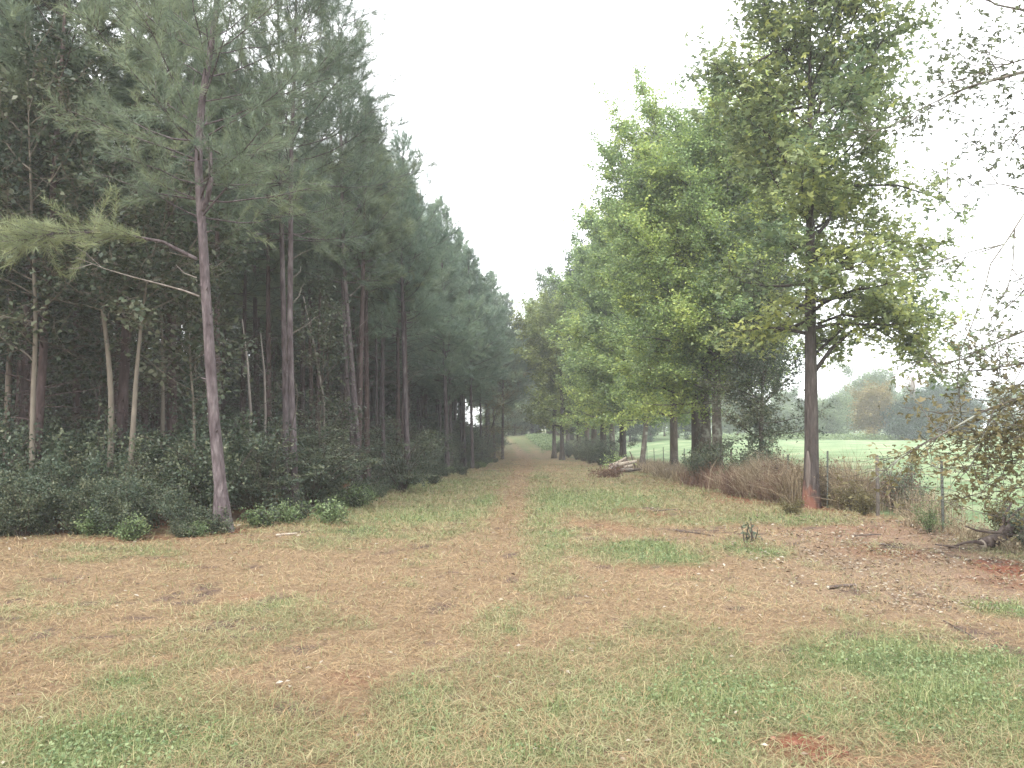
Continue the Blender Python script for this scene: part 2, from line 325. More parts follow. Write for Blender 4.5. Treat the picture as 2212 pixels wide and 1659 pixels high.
def build_ground():
    u = np.linspace(-1, 1, 521); X = np.sinh(u*5.3)*330/math.sinh(5.3)
    v = np.linspace(-1, 1, 641); Y = np.sinh(v*5.2)*340/math.sinh(5.2)+12
    Y = np.unique(np.concatenate([Y[Y < -1], np.linspace(-1, 30, 330), Y[Y > 30.05]]))
    X = np.unique(np.concatenate([X[X < -12.02], np.linspace(-12, 12, 300), X[X > 12.02]]))
    GX, GY = np.meshgrid(X, Y); x = GX.ravel(); y = GY.ravel(); z = ground_z(x, y)
    g, c, d, f, l, fo = cover(x, y); nx = len(X); ny = len(Y)
    i = np.arange(ny-1)[:, None]*nx; j = np.arange(nx-1)[None]
    q = np.stack([i+j, i+j+1, i+nx+j+1, i+nx+j], -1).reshape(-1, 4)
    cx = x[q].mean(1); cy = y[q].mean(1)
    reg = np.zeros(len(q), int)
    reg[(cx > fence_x(cy)) & (cy > 5)] = 1
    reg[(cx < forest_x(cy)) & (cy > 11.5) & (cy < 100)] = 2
    reg[(np.abs(cx-track_x(cy)) < 1.25) & (cy > 1) & (cy < 125)] = 3
    for r, nm in ((0, "ground"), (1, "field"), (2, "forest_floor"), (3, "track")):
        qq = q[reg == r]; idx, inv = np.unique(qq, return_inverse=True); G = Geo()
        G.add(np.stack([x[idx], y[idx], z[idx]], 1), inv.reshape(-1, 4))
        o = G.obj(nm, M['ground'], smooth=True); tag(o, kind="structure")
        for an, ch in (("m1", (g, c, d)), ("m2", (f, l, fo))):
            at_ = o.data.attributes.new(an, 'FLOAT_COLOR', 'POINT')
            a = np.ones((len(idx), 4), np.float32)
            for k in range(3): a[:, k] = ch[k][idx]
            at_.data.foreach_set("color", a.ravel())
build_ground()

# ------------------------------------------------------------------ mown grass, straw, weeds on the ground
def scatter(rng, n, y0, y1, half=.78, cap=1e9):
    r = np.exp(rng.uniform(math.log(y0), math.log(y1), n))   # even over the distances, so that near ground is dense
    x = rng.uniform(-half, half, n)*r
    return x, r
def blades(name, mat, label, n, y0, y1, accept, length, width, lie, seed, cat, chunk=None):
    rng = np.random.default_rng(seed); x, y = scatter(rng, n, y0, y1)
    keep = accept(x, y, rng); x = x[keep]; y = y[keep]; N = len(x); z = ground_z(x, y)
    far = np.clip(y/7, .8, 4.5)
    L = length*rng.uniform(.5, 1.4, N)*np.clip(y/9, 1, 1.7); W = width*far*rng.uniform(.7, 1.3, N)
    az = rng.uniform(0, 2*pi, N); el = np.clip(rng.normal(lie[0], lie[1], N), -.02, 1.5)
    d = np.stack([np.cos(az)*np.cos(el), np.sin(az)*np.cos(el), np.sin(el)], 1)
    s = np.stack([-np.sin(az), np.cos(az), rng.normal(0, .25, N)], 1)
    b = np.stack([x, y, z+rng.uniform(.0, .025, N)*(el < .5)], 1)
    bend = rng.normal(0, .22, (N, 3)); bend[:, 2] = -np.abs(bend[:, 2])*.5*(el > .5)
    mid = b+d*(L*.5)[:, None]+np.array([0, 0, 1])*(L*.06)[:, None]; tip = b+d*L[:, None]+bend*L[:, None]
    tip[:, 2] = np.maximum(tip[:, 2], z+.004)
    V = np.stack([b-s*W[:, None]/2, b+s*W[:, None]/2, mid+s*W[:, None]*.4, tip, mid-s*W[:, None]*.4], 1)
    i = np.arange(N)*5; G = Geo()
    G.add(V.reshape(-1, 3), np.stack([i, i+1, i+2, i+4], 1), np.stack([i+4, i+2, i+3], 1), 0, np.repeat(np.clip(rng.normal(.5, .27, N)+(fbm(x, y, 1.2, seed)-.5)*.7, 0, 1), 5))
    return tag(G.obj(name, mat), label, cat, kind="stuff")
lane = lambda x, y: (x < fence_x(y)+.3) & ((x > forest_x(y)-.3) | (y < 11.9))
def acc_straw(x, y, r): g, c, d, f, l, fo = cover(x, y); return lane(x, y) & (r.random(len(x)) < np.clip(1.05-g*.75-c*.75-d*.7-l*.25, .06, 1))
def acc_green(x, y, r): g, c, d, f, l, fo = cover(x, y); return lane(x, y) & (r.random(len(x)) < np.clip(g*1.1-.08-c*.6, .035, 1))
def acc_hay(x, y, r): g, c, d, f, l, fo = cover(x, y); return lane(x, y) & (r.random(len(x)) < np.clip(.15+(g > .18)*(g < .75)*.75-c*.7, 0.03, 1))
blades("cut_straw", M['straw'], "mown dead tan grass lying over the lane and clearing", 400000, 3.0, 70, acc_straw, .085, .0032, (.14, .25), 11, "dead grass")
blades("cut_hay", M['hay'], "pale green freshly cut grass strewn in the foreground", 240000, 3.0, 40, acc_hay, .11, .0036, (.18, .28), 12, "cut grass")
blades("green_grass", M['blade'], "short green grass standing in patches of the clearing", 420000, 3.0, 90, acc_green, .06, .003, (.95, .4), 13, "grass")
def acc_tall(x, y, r): g, c, d, f, l, fo = cover(x, y); return lane(x, y) & (r.random(len(x)) < np.clip((g-.5)*1.2, 0, 1)*(fbm(x, y, 3.5, 55) > .5))
blades("tall_grass", M['blade'], "taller tufts of green grass left standing in the thickest patches", 200000, 3.0, 40, acc_tall, .13, .0034, (1.0, .3), 14, "grass")
def weeds(name, mat, label, n, y0, y1, accept, size, hmax, seed, cat):
    rng = np.random.default_rng(seed); x, y = scatter(rng, n, y0, y1); keep = accept(x, y, rng); x = x[keep]; y = y[keep]
    hh = rng.uniform(.01, 1, len(x))*hmax*(.5+fbm(x, y, 3, seed)); G = Geo()
    C = np.stack([x, y, ground_z(x, y)+hh], 1); sz = size*np.clip(y/9, .85, 2.2)
    leaves(G, C, sz, rng, 0, 1, .9); return tag(G.obj(name, mat), label, cat, kind="stuff")
def acc_weed(x, y, r): g, c, d, f, l, fo = cover(x, y); return lane(x, y) & (r.random(len(x)) < np.clip((g-.45)*.9, 0, 1))
weeds("broadleaf_weeds", M['weed'], "bright green low broadleaf weeds growing among the mown grass", 300000, 3.0, 45, acc_weed, .027, .06, 21, "weeds")
def acc_lit(x, y, r): g, c, d, f, l, fo = cover(x, y); return lane(x, y) & (r.random(len(x)) < np.clip(.03+l*.9*sm(.38, .62, fbm(x, y, 2.4, 66))+c*.06-g*.05, 0.006, 1))
def litter(n):
    rng = np.random.default_rng(31); x, y = scatter(rng, n, 3.0, 26); keep = acc_lit(x, y, rng); x = x[keep]; y = y[keep]; G = Geo()
    C = np.stack([x, y, ground_z(x, y)+rng.uniform(.008, .03, len(x))], 1)
    leaves(G, C, .05*np.clip(y/9, .8, 1.8), rng, 0, 1, 2.2, None, 1.3)
    tag(G.obj("leaf_litter", M['litter']), "dead leaves and wood chips scattered over the bare ground", "leaf litter", kind="stuff")
litter(90000)

# ------------------------------------------------------------------ tree builders
def tufts(g, P, A, rng, n=22, ln=.16, wd=.006, m=1, tone=None):
    """needle brushes at points P pointing along A"""
    P = np.asarray(P); A = norm(np.asarray(A)); T = len(P)
    if not T: return
    N = T*n; p = np.repeat(P, n, 0); a = np.repeat(A, n, 0)
    s = rng.uniform(-.10, .08, N)[:, None]
    r = rng.normal(0, 1, (N, 3)); r = norm(r-a*np.sum(r*a, 1, keepdims=True))
    sp = rng.uniform(.35, 1.15, N)[:, None]; d = norm(a*np.cos(sp)+r*np.sin(sp))
    b = p+a*s; l = (ln*rng.uniform(.7, 1.15, N))[:, None]; side = norm(np.cross(d, rng.normal(0, 1, (N, 3))))*wd
    tip = b+d*l; tip[:, 2] -= l[:, 0]*.08
    V = np.stack([b-side*.5, b+side*.5, tip], 1)
    tv = np.repeat(rng.random(T) if tone is None else tone, n)*.7+rng.random(N)*.3
    g.add(V.reshape(-1, 3), None, np.arange(N*3).reshape(N, 3), m, np.repeat(tv, 3))
def curve_pts(p0, d, L, rng, n=6, up=0.0, wob=.12):
    P = [np.array(p0, float)]; d = norm(np.array(d, float))
    for i in range(n-1):
        d = norm(d+rng.normal(0, wob, 3)+np.array([0, 0, up])/(n-1)); P.append(P[-1]+d*L/(n-1))
    return np.array(P)
def interp_path(P, s):
    P = np.asarray(P); t = s*(len(P)-1); i = min(int(t), len(P)-2); f = t-i
    return P[i]*(1-f)+P[i+1]*f, norm(P[i+1]-P[i])
def trunk_geo(path, r0, H, k=12, rng=None, flare=1.25, rtop=.12):
    """path: (z, dx, dy) offsets from the base"""
    path = np.asarray(path, float); n = 26; z = np.linspace(-.25, H, n); z[1] = 0
    P = np.stack([np.interp(z, path[:, 0], path[:, 1]), np.interp(z, path[:, 0], path[:, 2]), z], 1)
    for _ in range(2): P[1:-1, :2] = (P[:-2, :2]+2*P[1:-1, :2]+P[2:, :2])/4
    t = np.clip(z/H, 0, 1); R = r0*((1-t)**.8*(1-rtop)+rtop*.4)+r0*(flare-1)*np.exp(-np.maximum(z, 0)*5)
    return P, R
def make_pine(name, label, base, path, r0, H, lo, spread, seed, group=None, flare=1.3, full=.75, twigs=0, snags=0, nt=24, wd=.006, dens=1.0, bark='pbark', snag_list=(), lean=0, k=12, mat='needle', bough=None, ln=.17):
    rng = np.random.default_rng(seed)
    root = thing(name, label, "pine tree", base, 0, group)
    G = Geo(); P, R = trunk_geo(path, r0, H, k, rng, flare)
    tube(G, P, R, k, 0, rough=.035, rng=rng)
    def tp(h): return np.array([np.interp(h, P[:, 2], P[:, 0]), np.interp(h, P[:, 2], P[:, 1]), h]), float(np.interp(h, P[:, 2], R))
    # knots and stubs of shed whorls
    for i in range(int(14*dens)):
        h = rng.uniform(1.0, lo); c, r = tp(h); a = rng.uniform(0, 2*pi); d = np.array([cos(a), sin(a), .3])
        tube(G, [c+d*r*.6, c+d*(r+rng.uniform(.03, .09))], [r*.22, r*.1], 5, 0)
    for i in range(twigs):
        h = rng.uniform(1.6, lo+.5); c, r = tp(h); a = rng.uniform(0, 2*pi); tube(G, curve_pts(c, [cos(a), sin(a), rng.uniform(-.2, .7)], rng.uniform(.4, 1.7), rng, 4, -.2, .2), [.010, .008, .006, .004], 3, 0, cap=False)
    C = Geo(); TP = []; TA = []; TT = []
    h = lo; az = rng.uniform(0, 6)
    while h < H-.15:
        t = (h-lo)/(H-lo); nb = int(rng.integers(3, 6)); c, r = tp(h)
        for b in range(nb):
            az += 2*pi/nb+rng.normal(0, .35); Lb = spread*((1-t)**full*(.5+.5*min(1, t*5+.15))+.10)*rng.uniform(.6, 1.15)
            el = .05+.95*t+rng.normal(0, .12); d = np.array([cos(az)*cos(el), sin(az)*cos(el), sin(el)])
            B = curve_pts(c, d, Lb, rng, 6, .5, .10); rb = max(.006, r*.28*(Lb/spread+.2))
            tube(C, B, np.linspace(rb, .004, 6), 4, 0, cap=False); bt = rng.random()
            ns = max(3, int(Lb*5.2*dens))
            for j in range(ns):
                s = rng.uniform(.22, .98); q, dd = interp_path(B, s)
                pr = norm(np.cross(dd, rng.normal(0, 1, 3))); d2 = norm(dd*.75+pr*.8+np.array([0, 0, .25]))
                L2 = Lb*.36*(1.15-s)+.12; E = q+d2*L2
                tube(C, [q, E], [.005, .003], 3, 0, cap=False)
                for f in (np.linspace(.3, 1, max(2, int(L2/.12)))): TP.append(q+d2*L2*f); TA.append(d2+np.array([0, 0, .35])); TT.append(bt*.6+rng.random()*.4)
            for f in (.6, .8, .97): q, dd = interp_path(B, f); TP.append(q); TA.append(dd+np.array([0, 0, .3])); TT.append(bt)
        h += rng.uniform(.24, .42)/max(dens, .5)**.5
    c, r = tp(H-.02)
    for f in range(5): TP.append(c+np.array([0, 0, -.12*f])); TA.append(np.array([0, 0, 1.]))
    TT += [.5]*5
    if bough:   # a long low limb: list of points relative to the base
        for pts, nt2 in bough:
            B = np.array(pts)-np.array(base); tube(G, B, np.linspace(.032 if nt2 else .045, .008 if nt2 else .03, len(B)), 6, 0)
            for j in range(nt2):
                s = rng.uniform(.3, 1); q, dd = interp_path(B, s); d2 = norm(dd+rng.normal(0, .8, 3)*np.array([1, 1, .45])); L2 = rng.uniform(.2, .75)
                tube(C, [q, q+d2*L2], [.006, .003], 3, 0, cap=False)
                for f in np.linspace(.3, 1, max(2, int(L2/.11))): TP.append(q+d2*L2*f); TA.append(d2+np.array([0, 0, .5])); TT.append(.8+.35*rng.random())
    tufts(C, TP, TA, rng, nt, ln, wd, 1, np.array(TT))
    tr = G.obj("trunk", M[bark], root, True); cw = C.obj("crown", [M[bark], M[mat]], root)
    # dead limbs
    sl = list(snag_list)
    for i in range(snags):
        hh = rng.uniform(1.2, lo+.6); c, r = tp(hh); a = rng.uniform(0, 2*pi); L_ = rng.uniform(.3, 1.3)
        sl.append(curve_pts(c, [cos(a), sin(a), rng.uniform(.0, .8)], L_, rng, 5, -.2, .18)+np.array(base))
    for pts in sl:
        D = Geo(); B = np.array(pts)-np.array(base); L_ = np.linalg.norm(B[-1]-B[0]); tube(D, B, np.linspace(.007+.007*L_, .003, len(B)), 5, 0)
        for j in range(2 if L_ > .5 else 0):
            q, dd = interp_path(B, rng.uniform(.4, .9)); tube(D, curve_pts(q, dd+rng.normal(0, .6, 3), L_*.3, rng, 3, .2), [.006, .004, .002], 4, 0)
        D.obj("dead_branch", M['deadw'] if len(snag_list) else M[bark], root, True)
    return root

def hardwood(name, label, cat, base, stems, lo, radius, n_limbs, leafp, seed, bark, leafmat, group=None, H=8, elev=(.25, 1.1), droop=0.0, limbs=(), lobes=1, k=10, shoots=0, twig_n=7, rough=.03, flare=1.35, wood_k=5, ivy=None, top_r=.1):
    """stems: list of (path, r0, height); radius(t, az) gives the limb reach at crown height t"""
    rng = np.random.default_rng(seed); root = thing(name, label, cat, base, 0, group)
    G = Geo(); C = Geo(); pts = []; tone = []; ns, size, sig = leafp
    def grow(q, dd, L2, lvl, tn):
        E = curve_pts(q, dd, L2, rng, 4, -.25*droop if lvl else .15, .16)
        tube(C, E, np.linspace(.004+.006*L2, .002, 4), 3, 1, cap=False)
        m = max(2, int(ns*L2*1.6)); s = rng.uniform(.15, 1.05, m)*3
        i = np.clip(s.astype(int), 0, 2); f = (s-i)[:, None]; c = E[i]*(1-f)+E[i+1]*f
        pts.append(c+rng.normal(0, sig, (m, 3))*np.array([1, 1, .75])); tone.append(np.full(m, tn))
        if lvl < 1:
            for j in range(3):
                p, d = interp_path(E, rng.uniform(.3, .95)); grow(p, norm(d+rng.normal(0, .7, 3)), L2*.55, lvl+1, tn)
    def limb(B, rb, Lb):
        tube(G, B, np.linspace(rb, .006, len(B)), max(4, wood_k), 0, cap=False); bt = rng.random()
        m = max(4, int(twig_n*Lb/1.5))
        for j in range(m):
            s = rng.uniform(.18, 1); q, dd = interp_path(B, s)
            grow(q, norm(dd*.8+rng.normal(0, .65, 3)+np.array([0, 0, .1-droop*.5])), (Lb*.26*(1.2-s)+.28), 0, bt*.6+rng.random()*.5-.05)
        q, dd = interp_path(B, 1.0); grow(q, dd, Lb*.15+.3, 0, bt*.6)
    for path, r0, Hs in stems:
        P, R = trunk_geo(path, r0, Hs, k, rng, flare, top_r)
        tube(G, P, R, k, 0, rough=rough, rng=rng)
        az = rng.uniform(0, 6); m = max(1, n_limbs//len(stems))
        for i in range(m):
            t = (i+rng.uniform(0, 1))/m; h = lo+(Hs-lo)*t*.97; az += 2.4+rng.normal(0, .4)
            c = np.array([np.interp(h, P[:, 2], P[:, 0]), np.interp(h, P[:, 2], P[:, 1]), h]); r = float(np.interp(h, P[:, 2], R))
            L_ = radius(t, az)*rng.uniform(.7, 1.12); el = elev[0]+(elev[1]-elev[0])*t+rng.normal(0, .12)
            L_ = L_/max(.45, cos(el))*.9 if el < 1.1 else L_
            B = curve_pts(c, [cos(az)*cos(el), sin(az)*cos(el), sin(el)], L_, rng, 7, .25-.9*droop*(1-t), .11)
            limb(B, max(.012, r*.42), L_)
        q = P[-1]; grow(q, np.array([0, 0, 1.]), .6, 0, .5)
    for B, rb in limbs:
        B = np.array(B)-np.array(base); limb(B, rb, float(np.sum(np.linalg.norm(np.diff(B, axis=0), axis=1))))
    if shoots:        # upright bright shoots on the outside of the crown
        allp = np.concatenate(pts)
        for i in range(shoots):
            q = allp[rng.integers(len(allp))]; m = 34; s = rng.random(m)*rng.uniform(.5, 1.1)
            lean_ = rng.normal(0, .25, 2); pts.append(q+np.stack([s*lean_[0], s*lean_[1], s], 1)+rng.normal(0, .035, (m, 3))); tone.append(np.full(m, 1.1))
    if ivy:
        for (z0, z1, rr, nn) in ivy:
            path, r0, Hs = stems[0]; path = np.asarray(path, float); z = rng.uniform(z0, z1, nn); a = rng.uniform(0, 2*pi, nn); r = r0*rr+np.abs(rng.normal(0, .06, nn))
            pts.append(np.stack([np.interp(z, path[:, 0], path[:, 1])+np.cos(a)*r, np.interp(z, path[:, 0], path[:, 2])+np.sin(a)*r, z], 1)); tone.append(np.full(nn, .3))
    allp = np.concatenate(pts); tn = np.concatenate(tone)
    leaves(C, allp, size, rng, 0, lobes, .9, tn)
    G.obj("trunk", M[bark], root, True); C.obj("crown", [M[leafmat], M[bark]], root)
    return root

def vpath(base, D, pix):
    """trunk path through places in the photo, all at distance D"""
    r = [(-.3, 0, 0), (0, 0, 0)]
    for xv, yv in pix:
        p = at(xv, yv, D); r.append((p[2]-base[2], p[0]-base[0], 0))
    return r
def foot(xv, D): p = at(xv, 900, D); return np.array([p[0], D, gz(p[0], D)])
def hat(xv, yv): p = hit(xv, yv); return np.array([p[0], p[1], gz(p[0], p[1])])

# ------------------------------------------------------------------ the front row of pines, each with its own stem
print("pines")
bA = hat(487, 1150); D = bA[1]
make_pine("pine_tree", "largest pine trunk, nearest on the corner of the plantation, forking halfway up", bA,
    vpath(bA, D, [(470, 1000), (458, 850), (449, 700), (440, 560), (434, 450), (428, 370), (424, 310), (440, 180), (466, 60), (478, -100), (470, -600)]),
    .102, 11.6, 4.7, 2.5, 101, nt=26, wd=.007, k=16, dens=1.1, flare=1.6,
    bough=[([at(425, 560, D), at(350, 522, D-.3), at(230, 500, D-.6), at(110, 505, D-.9), at(50, 520, D-1.1)], 60),
           ([at(434, 462, D), at(448, 430, D-.1), at(456, 390, D-.1), at(454, 330, D-.1), at(436, 290, D+.1)], 0)],
    snag_list=[[at(430, 640, D), at(395, 627, D-.15), at(340, 612, D-.3), at(285, 598, D-.5), at(225, 580, D-.7), at(165, 556, D-.9)],
               [at(427, 560, D), at(395, 552, D-.1), at(365, 545, D-.1)], [at(425, 600, D), at(398, 590, D), at(380, 572, D)]])
bB = hat(637, 1106); D = bB[1]
pB = make_pine("pine_tree", "slim vine-wrapped pine trunk, front one of the close pair right of the largest pine", bB,
    vpath(bB, D, [(636, 1000), (632, 900), (627, 800), (626, 700), (627, 600), (629, 480), (627, 350), (635, 200), (640, 0), (640, -300)]),
    .078, 13.0, 5.4, 2.5, 102, nt=24, wd=.007, k=12, dens=1.1, full=.5,
    snag_list=[[at(632, 655, D), at(646, 640, D), at(651, 622, D), at(657, 612, D)], [at(632, 720, D), at(652, 708, D), at(668, 698, D), at(681, 684, D)],
               [at(631, 560, D), at(650, 548, D), at(668, 540, D)], [at(632, 600, D), at(648, 588, D), at(650, 575, D)]])
G = Geo(); vz = np.linspace(.05, 3.4, 70); va = vz*3.1+.4*np.sin(vz*2.3); vc = [at(np.interp(z_, [0, .9, 1.7, 3.4], [637, 636, 632, 626.5]), 900, D)[0]-bB[0] for z_ in vz]
tube(G, np.stack([np.array(vc)+np.cos(va)*.098, np.sin(va)*.098, vz], 1), np.linspace(.012, .006, 70), 5, 0); G.obj("vine", M['tbark'], pB, True)
bB2 = foot(618, D+1.3)

make_pine("pine_tree", "straight pine trunk standing just behind the vine-wrapped one", bB2,
    vpath(bB2, bB2[1], [(618, 900), (613, 700), (608, 500), (606, 300), (600, 0)]), .08, 13, 5.6, 2.4, 103, full=.5, nt=22, wd=.007, snags=3)
bC = hat(778, 1062); D = bC[1]
make_pine("pine_tree", "left-leaning pine with pale bare snags, third trunk along the lane edge", bC,
    vpath(bC, D, [(772, 960), (765, 850), (756, 740), (747, 640), (743, 560), (738, 400), (736, 200), (730, 0)]), .09, 14.2, 5.8, 2.7, 104, full=.45, nt=24, wd=.008,
    snag_list=[[at(756, 640, D), at(772, 624, D), at(790, 608, D), at(812, 575, D)], [at(762, 716, D), at(780, 702, D), at(800, 684, D)],
               [at(752, 700, D), at(725, 668, D), at(690, 645, D)]])
bC2 = foot(766, D+1.0)
make_pine("pine_tree", "thin pine trunk close behind the left-leaning snag pine", bC2,
    vpath(bC2, bC2[1], [(757, 900), (745, 750), (739, 600), (735, 400), (733, 100)]), .065, 13, 6.0, 2.3, 105, full=.5, nt=22, wd=.008, snags=3)
bD = hat(883, 1045); D = bD[1]; HD = at(872, 300, D)[2]-bD[2]
make_pine("pine_tree", "dark straight pine with a pale forked snag, fourth trunk along the lane edge", bD,
    vpath(bD, D, [(877, 900), (872, 750), (868, 600), (868, 450), (872, 300)]), .10, HD, 4.9, 2.5, 106, full=.6, mat='needle_hazed', nt=24, wd=.009, dens=1.2,
    snag_list=[[at(875, 835, D), at(890, 815, D), at(904, 803, D), at(916, 795, D)], [at(876, 905, D), at(884, 885, D), at(890, 868, D)]])
front = [  # base x, base y, top x, top y, radius, crown start, spread, label
 (829, 1040, 823, 330, .075, 6.0, 1.9, "thin pine trunk between the snag pine and the forked-snag pine"),
 (815, 1030, 812, 380, .07, 6.0, 1.8, "thinnest pine trunk left of the forked-snag pine"),
 (967, 1020, 952, 430, .12, 4.2, 2.6, "pine with its crown reaching low, fifth thick trunk along the lane edge"),
 (955, 1010, 932, 450, .09, 4.6, 2.3, "slender pine standing tight behind the fifth thick trunk"),
 (1021, 1012, 1012, 545, .10, 4.2, 2.9, "rear one of the twin slim pines past the fifth trunk, right stem"),
 (1005, 1008, 990, 500, .09, 4.6, 2.6, "twin slim pine past the fifth trunk, left stem"),
 (1068, 990, 1062, 590, .11, 4.2, 3.4, "pine at the far corner of the plantation, left of the bend"),
 (1085, 992, 1092, 640, .13, 4.6, 3.3, "last pine of the row, where the lane bends out of sight"),
 (1040, 1000, 1035, 600, .09, 5.0, 2.4, "small pine in the gap before the far corner pines")]
for i, (bx, by, tx, ty, r, lo, sp, lab) in enumerate(front):
    b = hat(bx, by); D = b[1]; H = at(tx, ty, D)[2]-b[2]
    make_pine("pine_tree", lab, b, vpath(b, D, [((bx+tx)/2-1, (by+ty)/2), (tx, ty)]), r, H, lo, sp, 120+i, nt=20, wd=.009+D*.00012, dens=1.25, snags=3, k=8, ln=.2, mat='needle_hazed')
# two more rows behind fill out the far crowns
print("plantation")
rng = np.random.default_rng(5)
inner = []
for i in range(5):
    H = 11.2+.5*i; lean = rng.normal(0, .25, 2)
    o = make_pine("pine_tree", "shaded pine trunk inside the dark plantation", (0, 0, 0), [(-.3, 0, 0), (0, 0, 0), (H*.5, lean[0]*.6, lean[1]*.4), (H, lean[0], lean[1])],
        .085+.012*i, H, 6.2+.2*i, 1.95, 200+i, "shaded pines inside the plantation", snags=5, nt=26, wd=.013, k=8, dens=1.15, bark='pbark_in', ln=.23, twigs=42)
    inner.append(o)
edge_t = []
for i in range(3):
    H = 11.0+.6*i
    o = make_pine("pine_tree", "full-crowned pine in the far rows along the lane edge", (0, 0, 0), [(-.3, 0, 0), (0, 0, 0), (H, .3-.3*i, .1)],
        .11, H, 3.6, 2.5, 240+i, "far pines behind the lane edge row", snags=2, nt=18, wd=.014, k=8, dens=1.25, ln=.22, mat='needle_hazed')
    edge_t.append(o)
used_in = [0]*5; used_ed = [0]*3; count = 0
def place(tpls, used, i, loc, rz, sc):
    if not used[i]:
        used[i] = 1; o = tpls[i]; o.location = tuple(map(float, loc)); o.rotation_euler = (0, 0, rz); o.scale = (sc, sc, sc); return o
    return dup(tpls[i], loc, rz, sc)
ys = np.arange(13.6, 92, 2.75)
for y in ys:
    step = 2.55 if y < 50 else 3.2
    for kx in range(0, 22):
        ex = float(forest_x(y)); x = ex-.9-kx*step+rng.normal(0, .35); yy = y+rng.normal(0, .4)
        if x < -.72*yy-1.5: break
        depth = kx*step
        if yy > 48 and depth > 13: break
        if yy > 30 and depth > 20: break
        if kx == 0 and yy < 24: continue
        if kx == 0 and rng.random() < .4: continue
        u = (x/yy)*F+CX; base = (x, yy, gz(x, yy)-.02)
        if yy > 40 and kx < 3:
            topv = np.interp(u, [850, 900, 960, 1010, 1060, 1100, 1130], [330, 390, 470, 560, 620, 660, 700])
            Ht = (917-topv)/F*yy+EYE-base[2]; i = int(rng.integers(3)); sc = float(np.clip(Ht/(11.0+.6*i)*rng.uniform(.85, .99), .6, 1.5))
            place(edge_t, used_ed, i, base, rng.uniform(0, 6.28), sc)
        else:
            i = int(rng.integers(5)); sc = rng.uniform(.88, 1.1)
            if u > 800: sc = min(sc, ((917-np.interp(u, [800, 870, 960, 1130], [200, 340, 480, 720]))/F*yy+1.6-base[2])/(11.2+.5*i))
            place(inner, used_in, i, base, rng.uniform(0, 6.28), max(.55, sc))
        count += 1
print("plantation trees", count)

# ------------------------------------------------------------------ understorey of the plantation
print("understorey")
def make_shrub(name, label, group, h, rad, n, size, seed, mat='shrub', layered=False, stem='tbark', sig=.07, cat="shrub"):
    rng = np.random.default_rng(seed); root = thing(name, label, cat, (0, 0, 0), 0, group); G = Geo(); C = Geo(); pts = []; tone = []
    ns = 12 if not layered else 16
    for i in range(ns):
        az = rng.uniform(0, 2*pi); out_ = rng.uniform(.15, 1)*rad; hh = h*rng.uniform(.45, 1)
        el = math.atan2(hh, out_+.1); L_ = math.hypot(hh, out_)
        B = curve_pts([rng.normal(0, .06), rng.normal(0, .06), 0], [cos(az)*cos(el)*.7, sin(az)*cos(el)*.7, sin(el)+.4], L_, rng, 8, -.7 if not layered else -1.3, .1)
        tube(G, B, np.linspace(.014, .004, 8), 4, 0, cap=False)
        for j in range(9):
            s = rng.uniform(.15, 1); q, dd = interp_path(B, s); d2 = dd+rng.normal(0, .8, 3)
            if layered: d2[2] *= .15; d2[:2] += np.array([cos(az), sin(az)])*.6
            L2 = rng.uniform(.25, .55)*rad*.7; E = curve_pts(q, d2, L2, rng, 4, .05 if layered else .15, .1)
            tube(C, E, [.004, .003, .002, .001], 3, 1, cap=False)
            m = int(n/(ns*9)); t = rng.random(m)*3; k_ = np.clip(t.astype(int), 0, 2); f = (t-k_)[:, None]
            pts.append(E[k_]*(1-f)+E[k_+1]*f+rng.normal(0, sig, (m, 3))*np.array([1, 1, .25 if layered else .9])); tone.append(np.full(m, rng.random()*.8))
    P = np.concatenate(pts); P[:, 2] = np.maximum(P[:, 2], .03)
    leaves(C, P, size, rng, 0, 1, 1.4 if layered else .5, np.concatenate(tone))
    G.obj("stem", M[stem], root, True); C.obj("foliage", [M[mat], M[stem]], root); return root
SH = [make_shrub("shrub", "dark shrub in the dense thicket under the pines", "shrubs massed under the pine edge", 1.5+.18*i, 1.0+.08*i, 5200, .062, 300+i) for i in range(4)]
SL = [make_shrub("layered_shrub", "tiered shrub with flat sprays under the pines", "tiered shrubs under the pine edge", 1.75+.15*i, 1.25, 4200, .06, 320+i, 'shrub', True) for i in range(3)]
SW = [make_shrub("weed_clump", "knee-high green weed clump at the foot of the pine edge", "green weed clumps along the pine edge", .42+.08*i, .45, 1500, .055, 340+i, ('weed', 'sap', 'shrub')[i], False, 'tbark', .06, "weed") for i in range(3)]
ush, usl, usw = [0]*4, [0]*3, [0]*3
def put(tp, us, loc, sc, rz=None):
    i = int(rng.integers(len(tp))); return place(tp, us, i, loc, rng.uniform(0, 6.28) if rz is None else rz, sc)
# thicket left of and around the largest pine
for i in range(27):
    y = rng.uniform(12.4, 16.5); x = rng.uniform(-.68*y-1, -4.7-(y-12.5)*.1)
    put(SH, ush, (x, y, gz(x, y)), rng.uniform(.45, .95)+(y-12.5)*.10)
for i in range(17):
    y = rng.uniform(12.2, 12.8); x = -4.9-i*.34+rng.normal(0, .15); put(SH, ush, (x, y, gz(x, y)), rng.uniform(.4, .6))
